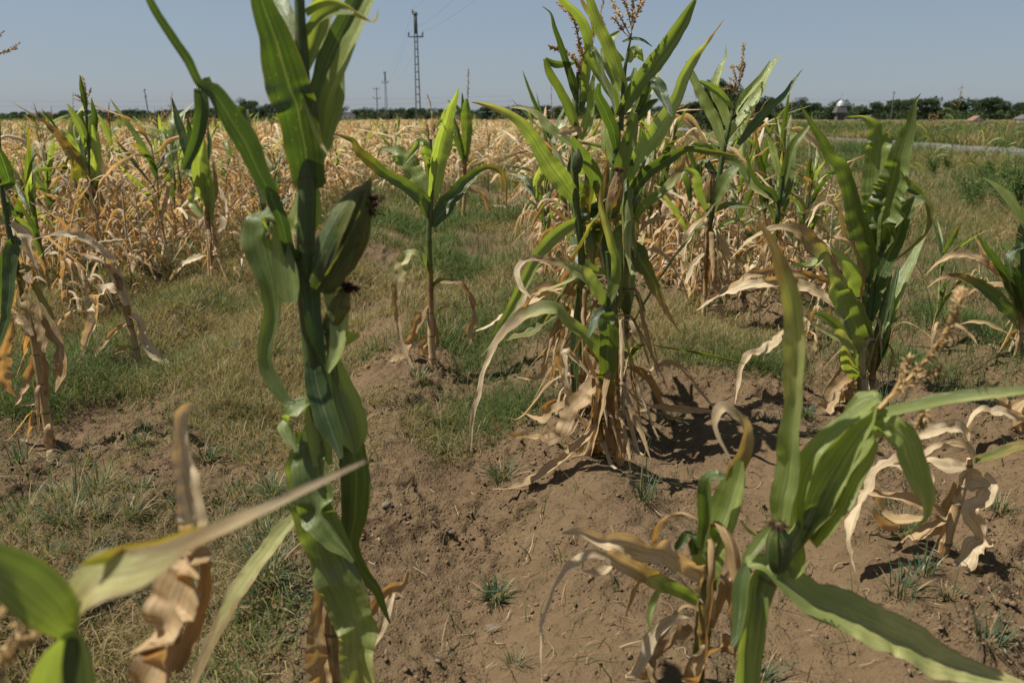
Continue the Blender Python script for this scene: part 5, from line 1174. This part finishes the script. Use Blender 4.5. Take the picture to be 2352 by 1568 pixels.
for q, (u, v, s_, lab) in enumerate(TL):
    x, y = ground(u, v); o = link('grass_tuft', TM[(q * 4) % 9]); o.location = (x, y, float(gh(x, y))); o.rotation_euler = (0, 0, q * 1.7); o.scale = (s_ * .8, s_ * .8, s_ * (.6 + .3 * ((q * 7) % 5) / 5))
    tag(o, lab or 'short blue-green grass tuft on the soil ' + ('bottom left of the tall foreground stem' if u < 700 and v > 1000 else 'near the small leaning dead plant' if u < 700 else 'beside the lone slender plant' if u < 1100 else 'right of the central clump foot' if u < 1900 else 'in the right foreground' if v > 1000 else 'near the broad-leaved plant at right'), 'grass tuft', None if lab else 'grass tufts on the soil')
# stones
def stone_mesh(seed, flat=.6):
    import bmesh
    bm = bmesh.new(); bmesh.ops.create_icosphere(bm, subdivisions=3, radius=1.)
    V = np.array([v.co[:] for v in bm.verts]); F3 = np.array([[v.index for v in f.verts] for f in bm.faces]); bm.free()
    k = 1 + .35 * (fbm(V[:, 0] * 1.4 + seed, V[:, 1] * 1.4 + V[:, 2], 3, seed) - .5) * 2; V = V * k[:, None] * np.array([1, .75, flat])
    return mk_mesh('stone', V, F3, M_STONE, {'rnd': np.full(len(V), (seed % 5) / 5)})
for q, (u, v, px, lab) in enumerate([(1131, 1400, 15, 'round tan stone half sunk in the soil, bottom centre below the spiky tuft'), (889, 1206, 11, 'small tan stone right of the foreground stem, beside a second pebble'), (897, 1190, 9, 'darker pebble touching the small tan stone right of the foreground stem'), (1038, 1222, 9, 'small pale pebble on the left slope of the bare ridge'), (1125, 1157, 4, 'tiny white pebble on the ridge above the spiky tuft'), (670, 1505, 9, 'dark clod-like stone left of the foreground stem near the bottom'), (1005, 1500, 7, 'small brown stone near the bottom edge right of the foreground stem')]):
    x, y = ground(u, v); o = link('stone', stone_mesh(q + 3)); r = px * math.hypot(y, CAM_H) / F
    o.location = (x, y, float(gh(x, y)) + r * .15); o.scale = (r,) * 3; o.rotation_euler = (0, 0, q); tag(o, lab, 'stone')
# soil crumbs and bits of dead leaf
V0 = np.array([[0, 0, 1.], [1, 0, 0], [.3, .9, 0], [-.8, .6, 0], [-.8, -.6, 0], [.3, -.9, 0], [0, 0, -.7]]); T0 = np.array([[0, 1, 2], [0, 2, 3], [0, 3, 4], [0, 4, 5], [0, 5, 1], [6, 2, 1], [6, 3, 2], [6, 4, 3], [6, 5, 4], [6, 1, 5]])
n = 90000; y = 1.0 * (7 / 1.0) ** rs.random(n); x = rs.uniform(-1, 1, n) * (.75 * y + .2); keep = rs.random(n) < sstep(.38, .68, fbm(x * 3.2, y * 3.2, 2, 61)) + .06; x = x[keep]; y = y[keep]; n = len(x)
sz = .0014 + .0075 * rs.random(n) ** 5; c = np.stack([x, y, gh(x, y) + sz * .3], -1)
V = (c[:, None] + V0[None] * (sz[:, None, None] * (.55 + .8 * rs.random((n, 7, 1))) * (.5 + rs.random((n, 1, 3))))).reshape(-1, 3); T = (T0[None] + np.arange(n)[:, None, None] * 7).reshape(-1, 3)
tag(link('soil_crumbs', mk_mesh('soil_crumbs', V, T, M_CRUMB, {'rnd': np.repeat(rs.random(n), 7)})), 'loose crumbs of brown soil on the ridges', 'soil crumbs', kind='stuff')
LG = Geo()
for q in range(1000):
    yy = 1.1 * (9 / 1.1) ** rs.random(); xx = rs.uniform(-1, 1) * (.72 * yy); a = rs.random() * 6.28; l = rs.uniform(.01, .05) * (1 if q % 9 else 2.2)
    p0 = np.array([xx, yy, 0]); d = np.array([math.cos(a), math.sin(a), 0]); pp = [p0, p0 + d * l * .5 + np.array([rs.normal() * .008, rs.normal() * .008, 0]), p0 + d * l]
    pp = [np.array([p[0], p[1], float(gh(p[0], p[1])) + .004 + .012 * rs.random()]) for p in pp]
    wd = rs.uniform(.0008, .0022)
    blade(LG, pp, [wd, wd * 1.2, wd * .3], [np.array([rs.normal() * .4, rs.normal() * .4, 1.])] * 3, (.9, 1.05), 6, 2, .2, .1, seed=q)
tag(link('leaf_litter', LG.mesh('leaf_litter', M_LEAF)), 'bits of straw and dead leaf strewn on the soil', 'litter', kind='stuff')

# ------------------------------------------------------------------ weeds on the right as plants
def weed_geo(seed, h=.5, nst=5, leafn=40, ls=.05, spread=.25, wid=.35):
    rs = np.random.default_rng(seed); st = Geo(); lf = Geo()
    for i in range(nst):
        a = rs.random() * 6.28; b = np.array([rs.normal(0, .03), rs.normal(0, .03), 0]); e = b + np.array([math.cos(a) * spread * h * rs.random(), math.sin(a) * spread * h * rs.random(), h * rs.uniform(.6, 1.)])
        C = crom([b, (b + e) / 2 + np.array([rs.normal(0, .02), rs.normal(0, .02), 0]), e], 8); tube(st, C, np.linspace(.004, .0015, 8), 5, rnd=.5, cap=False)
        for j in range(leafn):
            f = rs.uniform(.12, 1.); p = np.array([np.interp(f, np.linspace(0, 1, 8), C[:, q]) for q in range(3)])
            az = rs.random() * 6.28; d = norm(np.array([math.cos(az), math.sin(az), rs.uniform(-.3, .8)])); l = ls * rs.uniform(.5, 1.2) * (1.2 - .6 * f)
            if rs.random() < .5: p = p + d * l * .8
            s = norm(np.cross(d, np.array([0, 0, 1.])) + rs.normal(0, .3, 3)); m = p + d * l * .5 + np.array([0, 0, .1 * l])
            lf.add([p, m + s * l * wid / 2, p + d * l - np.array([0, 0, .15 * l]), m - s * l * wid / 2], [[0, 1, 2, 3]], rnd=rs.random() * .8 + (.2 if rs.random() < .1 else 0))
    return st, lf
def weed_obj(seed, label, group=None, cat='weed', name='leafy_weed', **k):
    st, lf = weed_geo(seed, **k); o = bpy.data.objects.new(name, None); COL.objects.link(o); tag(o, label, cat, group)
    link('stem', st.mesh('stem', M_WEED), o); link('foliage', lf.mesh('foliage', M_WEED, False), o); return o
def putw(o, u, v, s=1., rz=0.):
    x, y = ground(u, v); o.location = (x, y, float(gh(x, y))); o.scale = (s,) * 3; o.rotation_euler = (0, 0, rz); return o
putw(weed_obj(1, 'dense dark green hemp-like bush with fine leaves at the right edge below the road', h=.75, nst=26, leafn=60, ls=.07, spread=.8, wid=.28, name='bush', cat='bush'), 2325, 490, 1.35)
putw(weed_obj(2, 'low dark green weed bush just left of the hemp-like bush', h=.45, nst=16, leafn=50, ls=.055, spread=.9), 2240, 470, 1.3)
putw(weed_obj(3, 'weed with dark shrivelled brownish leaves in front of the low weed bush', h=.36, nst=8, leafn=40, ls=.06, spread=.5), 2225, 490)
W3 = weed_obj(4, 'thin upright weed with tiny leaves, taller of two left of the domed tower', h=1.5, nst=1, leafn=110, ls=.09, spread=.03); putw(W3, 1878, 345, 1., 0)
sc_ = W3.scale
W4 = weed_obj(5, 'thin upright weed, shorter and farther left of two beside the domed tower', h=1.25, nst=1, leafn=90, ls=.09, spread=.03); putw(W4, 1850, 345, 1., 0)
wproto = [weed_obj(20 + i, 'knee-high leafy weed growing between the corn and the road', 'leafy weeds beside the corn', h=.5, nst=7, leafn=34, ls=.075, spread=.5) for i in range(4)]
rs = np.random.default_rng(33); cnt = 0
while cnt < 62:
    y = rs.uniform(8.5, 30); x = rs.uniform(3.4, 13.9)
    if x > .68 * y or x < 2.5 + (y - 5) * .16: continue
    if x < 5.5 and rs.random() < .6: continue
    o = wproto[cnt] if cnt < 4 else copy_tree(wproto[cnt % 4]); s_ = rs.uniform(.45, 1.15)
    o.location = (x, y, float(gh(x, y))); o.scale = (s_,) * 3; o.rotation_euler = (0, 0, rs.random() * 6.28); cnt += 1
    o['label'] = '%s leafy weed %s %s the road' % ('tall' if s_ > .95 else 'knee-high' if s_ > .7 else 'low', 'near the camera' if y < 15 else 'farther off' if y < 22 else 'far back', 'beside' if x > 11 else 'midway to' if x > 7.5 else 'among the last corn left of')
sproto = [weed_obj(40 + i, 'round yellow-green shrub in the band of growth beyond the road', 'shrubs beyond the road', h=.9, nst=14, leafn=44, ls=.12, spread=.9, name='shrub', cat='shrub') for i in range(4)]
for q in range(60):
    o = sproto[q] if q < 4 else copy_tree(sproto[q % 4]); x = rs.uniform(19.6, 30); y = x / .62 * rs.uniform(1.0, 1.9)
    s_ = rs.uniform(.5, 1.1); o.location = (x, y, float(gh(x, y))); o.scale = (s_ * 1.2, s_ * 1.2, s_); o.rotation_euler = (0, 0, rs.random() * 6.28)
    o['label'] = '%s round yellow-green shrub %s in the band beyond the road' % ('big' if s_ > .9 else 'medium' if s_ > .7 else 'small', 'near' if y < 50 else 'far back')
# tall seeding grasses
def reed(label, u, v, vt, seed, lean=0., group=None, panicle=True):
    x, y = ground(u, v); H_ = P(u, vt, y)[2]; rs = np.random.default_rng(seed)
    t = thing('tall_grass', (x, y, float(gh(x, y))), label, 'tall grass', group)
    C = crom([[0, 0, 0], [lean * .3, 0, H_ * .5], [lean, 0, H_]], 14); g = Geo(); tube(g, C, np.linspace(.006, .0025, 14), 5, dry=.25, rnd=.3, cap=False); link('stalk', g.mesh('stalk', M_STALK), t)
    for i in range(6):
        f = .12 + .11 * i; p = C[int(f * 13)]; a = rs.choice([0, math.pi]) + rs.normal(0, .5); l = rs.uniform(.3, .5)
        d = np.array([math.cos(a), math.sin(a), 0]); pts = [p, p + d * l * .3 + np.array([0, 0, l * .5]), p + d * l * .7 + np.array([0, 0, l * .65]), p + d * l + np.array([0, 0, l * .45])]
        g = Geo(); blade(g, pts, [.008, .018, .014, .002], [np.cross(d, [0, 0, 1.]) + np.array([0, 0, .8])] * 4, (.02, .2), 14, 3, .25, .05, seed=seed + i); link('leaf', g.mesh('leaf', M_LEAF), t)
    if panicle:
        br = [[C[-4], C[-2], C[-1]]]
        for i in range(9):
            f = .74 + .24 * i / 9; p = C[0] + (C[-1] - C[0]) * f; a = rs.random() * 6.28; l = .17 * (1.2 - (i / 9)) 
            br.append([p, p + np.array([math.cos(a) * l * .6, math.sin(a) * l * .3, l * .5]), p + np.array([math.cos(a) * l, math.sin(a) * l * .5, l * .65])])
        link('panicle', tassel_mesh('panicle', br, .022, 200, seed, .0018), t)
reed('tall seeding grass with an open purple-brown panicle standing against the sky on the right', 2178, 400, 196, 1, .02)
reed('seeding grass with tan panicles, left of the tallest panicle', 2140, 400, 255, 2, -.05)
reed('leaning seeding grass with a tan head near the right edge', 2290, 400, 268, 3, .2)
reed('tall leafy grass with long blades right of the broad-leaved corn', 2125, 440, 262, 4, -.1)
reed('short seeding grass between the tallest panicle and the bush', 2240, 420, 285, 5, .12)
# the crumpled white litter
g = Geo(); t = thing('crumpled_cup', (0, 0, 0), 'crumpled white and blue-grey cup lying on the soil behind the right-hand plants', 'litter')
x, y = ground(1838, 482); t.location = (x, y, float(gh(x, y)) + .045); t.rotation_euler = (0, 0, .3)
C = np.array([[-.06, 0, 0], [-.03, 0, .004], [.0, 0, .0], [.03, 0, .006], [.06, 0, .002]]); tube(g, crom(C, 14), .034 + .008 * np.sin(np.arange(14) * 1.9), 16, rnd=.9, lobes=.22); me = g.mesh('body', M_WHITE); link('body', me, t)
g = Geo(); tube(g, crom([[.058, 0, .002], [.066, 0, .003]], 4), .04, 16, rnd=.1, lobes=.2); link('rim', g.mesh('rim', M_SILVER), t)

# ------------------------------------------------------------------ poles, wires
def lattice_pole(label, u, v_base, v_top, Hm, arms, width=.5, kind='lattice'):
    """Hm: real height in metres; distance follows from the picture"""
    px = v_base - v_top; D = Hm * F / px; x = (u - 1176) / F * D * (1 / 1.0); zb = -.3
    t = thing('utility_pole', (x, D, zb), label, 'utility pole'); Ht = Hm + .3
    g = Geo()
    if kind == 'lattice':
        for sx in (-1, 1):
            tube(g, [[sx * width, 0, 0], [sx * .16, 0, Ht * .72], [sx * .13, 0, Ht]], [.075, .07, .06], 6, rnd=.3)
        k = 13
        for i in range(1, k):
            f = i / k; z = Ht * .82 * f; hw = width + (.15 - width) * min(z / (Ht * .72), 1); box_geo(g, (0, 0, z), (2 * hw, .1, .11), rnd=.4)
        box_geo(g, (0, 0, Ht * .91), (.2, .16, Ht * .18), rnd=.3)
    else: tube(g, [[0, 0, 0], [.0, 0, Ht]], [.18, .11], 10, rnd=.3)
    link('mast', g.mesh('mast', M_CONC), t); ends = []
    for (dz, hw, ups) in arms:
        z = Ht - dz; a = Geo(); box_geo(a, (0, -.17, z), (2 * hw, .16, .14), rnd=.2); ar = link('crossarm', a.mesh('crossarm', M_DARK), t)
        for sx in ups:
            i_ = Geo(); tube(i_, crom([[sx * hw, -.17, z + .07], [sx * hw, -.17, z + .25], [sx * hw, -.17, z + .42], [sx * hw, -.17, z + .5]], 9), np.array([.05, .05, .10, .06, .11, .06, .09, .05, .03]), 8, rnd=.1); link('insulator', i_.mesh('insulator', M_DARK), ar)
            ends.append((x + sx * hw, D - .17, zb + z + .5))
    return t, ends
V1 = lattice_pole('tallest lattice power pole with one crossarm and a top insulator, centre left of the sky', 969, 272, 32, 12.5, [(2.6, .85, (-.92, .92)), (.25, .3, (-.9,))], .27)
V2 = lattice_pole('second lattice power pole, smaller and farther left of the tallest one', 899, 271, 166, 12.5, [(2.6, .85, (-.92, .92)), (.25, .3, (-.9, .9))], .3)
V3 = lattice_pole('dark solid power pole with two short crossarms, leftmost of the three central poles', 879, 272, 200, 10, [(.5, .9, (-1, 1)), (3.2, 1.1, (-1, 1))], .2, 'solid')
V4 = lattice_pole('thin leaning power pole alone on the left of the sky', 374, 272, 203, 9, [(.4, .35, (.9,)), (2.2, .4, (.9,))], .2, 'solid'); V4[0].rotation_euler = (0, R(-3), 0)
V5 = lattice_pole('thin brown power pole on the right above the trees', 2014, 272, 210, 9, [(.4, .3, (.9, -.9))], .2, 'solid')
def wire(a, b, sag, label, r=.02, up=0):
    a, b = np.array(a), np.array(b); s = np.linspace(0, 1, 24)[:, None]; C = a * (1 - s) + b * s; C[:, 2] -= (4 * sag * s * (1 - s))[:, 0]
    g = Geo(); tube(g, C - a, r, 4, rnd=.1, cap=False); o = link('power_line', g.mesh('power_line', M_DARK), None, a); return tag(o, label, 'power line')
e1, e2 = V1[1], V2[1]
nxt = [(e[0] + (e1[0][0] - e2[0][0]) * .9, e[1] - (e2[0][1] - e1[0][1]) * .75, e[2] + .6) for e in e1]
sd_ = ['left', 'right', 'top']
for i in range(3):
    wire(e1[i], e2[i], 2.2, 'power line from the tallest pole back to the second pole, %s wire' % sd_[i], .007)
    wire(e1[i], nxt[i], 1.5, 'power line rising from the tallest pole out of the top of the picture, %s wire' % sd_[i], .006)
for q, (v, la) in enumerate([(228, 'upper'), (240, 'lower')]):
    z = P(1176, v, 330)[2]; wire((-260, 330, z), (0, 330, z + 1.2), 1.5, 'thin far power line crossing the left of the sky, %s one' % la, .022)
    z = P(1176, v - 2, 330)[2]; wire((60, 330, z + 1.), (260, 330, z), 1.5, 'thin far power line crossing the right of the sky, %s one' % la, .022)

# ------------------------------------------------------------------ trees
def tree_obj(seed, label, group=None, h=9., wdt=7., leaves=2200, ls=.45, name='tree', trunk=.25):
    rs = np.random.default_rng(seed); t = bpy.data.objects.new(name, None); COL.objects.link(t); tag(t, label, 'tree' if name != 'bush' else 'bush', group)
    g = Geo(); th = h * trunk; tube(g, crom([[0, 0, -.3], [.1, 0, th], [0, .1, h * .7]], 8), np.linspace(h * .022, h * .008, 8), 7, rnd=.3)
    cl = []
    for i in range(13):
        a = rs.random() * 6.28; r = wdt * .33 * rs.random() ** .5; z = rs.uniform(trunk, .82) * h; k = 1 - .55 * abs(z / h - .5)
        c = np.array([math.cos(a) * r * k, math.sin(a) * r * k, z]); cl.append((c, h * rs.uniform(.12, .2)))
        if i < 7: tube(g, crom([[0, 0, th * .9], c * np.array([.4, .4, .8]), c], 5), np.linspace(h * .010, h * .003, 5), 5, rnd=.5, cap=False)
    link('trunk', g.mesh('trunk', M_BARK), t); f = Geo()
    ci = rs.integers(0, len(cl), leaves); c = np.array([cl[i][0] for i in ci]); r = np.array([cl[i][1] for i in ci])
    d = norm(rs.normal(0, 1, (leaves, 3))); p = c + d * (r * (.35 + .75 * rs.random(leaves) ** .5))[:, None] * np.array([1.25, 1.25, .85])
    p[:, 2] = np.maximum(p[:, 2], .15)
    a = norm(rs.normal(0, 1, (leaves, 3))); b = norm(np.cross(a, rs.normal(0, 1, (leaves, 3)))); s = (ls * rs.uniform(.5, 1.2, leaves))[:, None]
    V = np.stack([p - a * s * .5, p + b * s * .35, p + a * s * .5, p - b * s * .35], 1).reshape(-1, 3)
    rn = np.repeat(np.clip(rs.random(leaves) * .6 + np.repeat(0, leaves) + (ci % 4) * .12, 0, 1), 4)
    link('crown', mk_mesh('crown', V, np.arange(leaves * 4).reshape(-1, 4), M_TREE, {'rnd': rn}, None, False), t); return t
b = tree_obj(1, 'round dark green bushy tree standing apart at the field edge, right behind the big clump', h=5.0, wdt=5.2, leaves=9000, ls=.22, trunk=.05); x = (1640 - 1176) / F * 62; b.location = (x, 62, -.1)
b = tree_obj(2, 'lower dark bushy tree right of the round one at the field edge', h=3.6, wdt=5., leaves=6000, ls=.2, trunk=.05); b.location = ((1705 - 1176) / F * 70, 70, -.1)
b = tree_obj(3, 'large broad-crowned tree rising above the tree line near the right edge', h=15, wdt=24, leaves=9000, ls=.7, trunk=.12); b.location = ((2240 - 1176) / F * 520, 520, -.5); b.scale = (1.15, 1, 1)
b = tree_obj(4, 'single thin-crowned tree taller than the tree line, left of the domed tower', h=14.5, wdt=7, leaves=2500, ls=.5, trunk=.45); b.location = ((1813 - 1176) / F * 500, 500, -.5)
b = tree_obj(5, 'taller tree in the far tree line just left of the foreground stem', h=15, wdt=13, leaves=4500, ls=.55, trunk=.2); b.location = ((590 - 1176) / F * 520, 520, -.5)
tp = [tree_obj(60 + i, 'far tree of the dark green tree line along the horizon', 'trees of the far tree line', h=8 + i * .5, wdt=9 + (i % 3) * 2, leaves=1500, ls=.75, trunk=.1) for i in range(6)]
rs = np.random.default_rng(71); cnt = 0
u = 20.
while u < 2420:
    prof = np.interp(u, [20, 60, 160, 290, 420, 640, 760, 980, 1100, 1300, 1560, 1760, 1900, 2100, 2352, 2420], [9, 11, 12, 15, 15, 27, 17, 19, 18, 24, 26, 30, 28, 33, 30, 30])
    D = rs.uniform(380, 620); hpx = prof * 1.45 * rs.uniform(.8, 1.12); hm = hpx * D / F
    o = tp[cnt] if cnt < 6 else copy_tree(tp[rs.integers(0, 6)]); cnt += 1; s_ = hm / 9.
    o.location = ((u - 1176) / F * D, D, -.4 + float(gh((u - 1176) / F * D, D, False))); o.scale = (s_ * rs.uniform(.9, 1.5), s_, s_); o.rotation_euler = (0, 0, 0)
    u += hpx * rs.uniform(.28, .62)
print('trees', cnt)
# undergrowth of the tree line
n = 30000; xa = rs.uniform(-.66, .70, n); D = rs.uniform(430, 560, n); x = xa * D
hh = np.interp(xa * F + 1176, [0, 400, 1100, 2352], [2.4, 3.2, 3.6, 5.]) * rs.random(n)
a = norm(rs.normal(0, 1, (n, 3))); b_ = norm(np.cross(a, rs.normal(0, 1, (n, 3)))); s = rs.uniform(.6, 1.5, n)[:, None]; p = np.stack([x, D, hh], -1)
V = np.stack([p - a * s * .6, p + b_ * s * .5, p + a * s * .6, p - b_ * s * .5], 1).reshape(-1, 3)
tag(link('undergrowth', mk_mesh('undergrowth', V, np.arange(n * 4).reshape(-1, 4), M_TREE, {'rnd': np.repeat(rs.random(n), 4)}, None, False)), 'dense undergrowth filling the foot of the far tree line', 'undergrowth', kind='stuff')

# ------------------------------------------------------------------ far buildings
def quadgeo(vs, mat, name, parent, rnd=.5): g = Geo(); g.add(vs, [[0, 1, 2, 3]] if len(vs) == 4 else [[0, 1, 2]], rnd=rnd); return link(name, g.mesh(name, mat, False), parent)
def house(label, u, wpx, v_eave, v_ridge, D, wrnd=.8, rrnd=.9, name='house', wins=2):
    x = (u - 1176) / F * D; Wd = wpx / F * D; ze = P(u, v_eave, D)[2]; zr = P(u, v_ridge, D)[2]; t = thing(name, (x, D, 0), label, 'house'); dp = Wd * .9
    g = Geo(); box_geo(g, (0, dp / 2, ze / 2 - .3), (Wd, dp, ze + .6), rnd=wrnd)
    g.add([[-Wd / 2, 0, ze], [Wd / 2, 0, ze], [.01, 0, zr - .1], [-.01, 0, zr - .1]], [[0, 1, 2, 3]], rnd=wrnd); link('wall', g.mesh('wall', M_WHITE, False), t)
    g = Geo(); o = .4
    for s_ in (-1, 1):
        g.add([[0, -o, zr], [s_ * (Wd / 2 + o), -o, ze - .2], [s_ * (Wd / 2 + o), dp + o, ze - .2], [0, dp + o, zr]], [[0, 1, 2, 3]], rnd=rrnd)
        g.add([[0, -o, zr - .2], [s_ * (Wd / 2 + o), -o, ze - .4], [s_ * (Wd / 2 + o), -o, ze - .2], [0, -o, zr]], [[0, 1, 2, 3]], rnd=rrnd)
    link('roof', g.mesh('roof', M_ROOF, False), t)
    for i in range(wins):
        w_ = Geo(); box_geo(w_, ((i + .5) / wins * Wd * .8 - Wd * .4, -.04, ze * .55), (Wd * .12, .1, ze * .3), rnd=.2); link('window', w_.mesh('window', M_DARK, False), t)
    return t
house('small white house with an orange gable roof in front of the trees on the right', 2209, 22, 275, 266, 185)
house('grey-roofed low shed among weeds, left of the thin brown pole', 1972, 30, 273, 265, 190, .1, 0., 'shed', 0)
house('long white building with a pale roof, near the right edge', 2324, 34, 271, 263, 200, .9, .05)
house('white-roofed low building seen under the two smaller central poles', 812, 26, 265, 258, 360, .9, .05)
house('second white-roofed building right of the central poles, behind the dry corn', 1052, 18, 268, 261, 360, .9, .05)
# domed tower
D = 372; x = (1900 - 1176) / F * D; t = thing('church_tower', (x, D, 0), 'grey church tower with a silvery onion-shaped dome rising above the trees on the right', 'tower')
zt = P(1900, 243, D)[2]; zd = P(1900, 222, D)[2]; g = Geo(); box_geo(g, (0, 0, zt / 2), (3.2, 3.2, zt), rnd=.1); link('wall', g.mesh('wall', M_CONC, False), t)
for q in (-1, 1):
    g = Geo(); box_geo(g, (q * .8, -1.63, zt - 4.6), (.7, .1, 1.8), rnd=.1); link('window', g.mesh('window', M_DARK, False), t)
h_ = (zd - zt) * .8; g = Geo(); tube(g, [[0, 0, zt + h_ * f] for f in (0, .08, .2, .38, .55, .68, .8, 1.)], np.array([1.9, 1.7, 1.65, 1.5, 1., .5, .2, .08]), 16, rnd=.7); dm = link('dome', g.mesh('dome', M_SILVER), t)
g = Geo(); tube(g, [[0, 0, zd - .2], [0, 0, zd + 1.6]], .09, 6, rnd=.5); box_geo(g, (0, 0, zd + 1.1), (.8, .12, .12), rnd=.5); link('cross', g.mesh('cross', M_SILVER), dm)
# skirt roofs of the tower
g = Geo(); g.add([[-2.6, -2.6, zt - 3.], [2.6, -2.6, zt - 3.], [1.6, -1.6, zt - .1], [-1.6, -1.6, zt - .1]], [[0, 1, 2, 3]], rnd=0)
for q in range(1, 4):
    a = math.pi / 2 * q; Mz = np.array([[math.cos(a), -math.sin(a), 0], [math.sin(a), math.cos(a), 0], [0, 0, 1]])
    g.add(np.array([[-2.6, -2.6, zt - 3.], [2.6, -2.6, zt - 3.], [1.6, -1.6, zt - .1], [-1.6, -1.6, zt - .1]]) @ Mz.T, [[0, 1, 2, 3]], rnd=0)
link('roof', g.mesh('roof', M_ROOF, False), t)

for o in bpy.data.objects:
    if 'label' in o and not 4 <= len(o['label'].split()) <= 16: print('LABEL', len(o['label'].split()), o['label'])
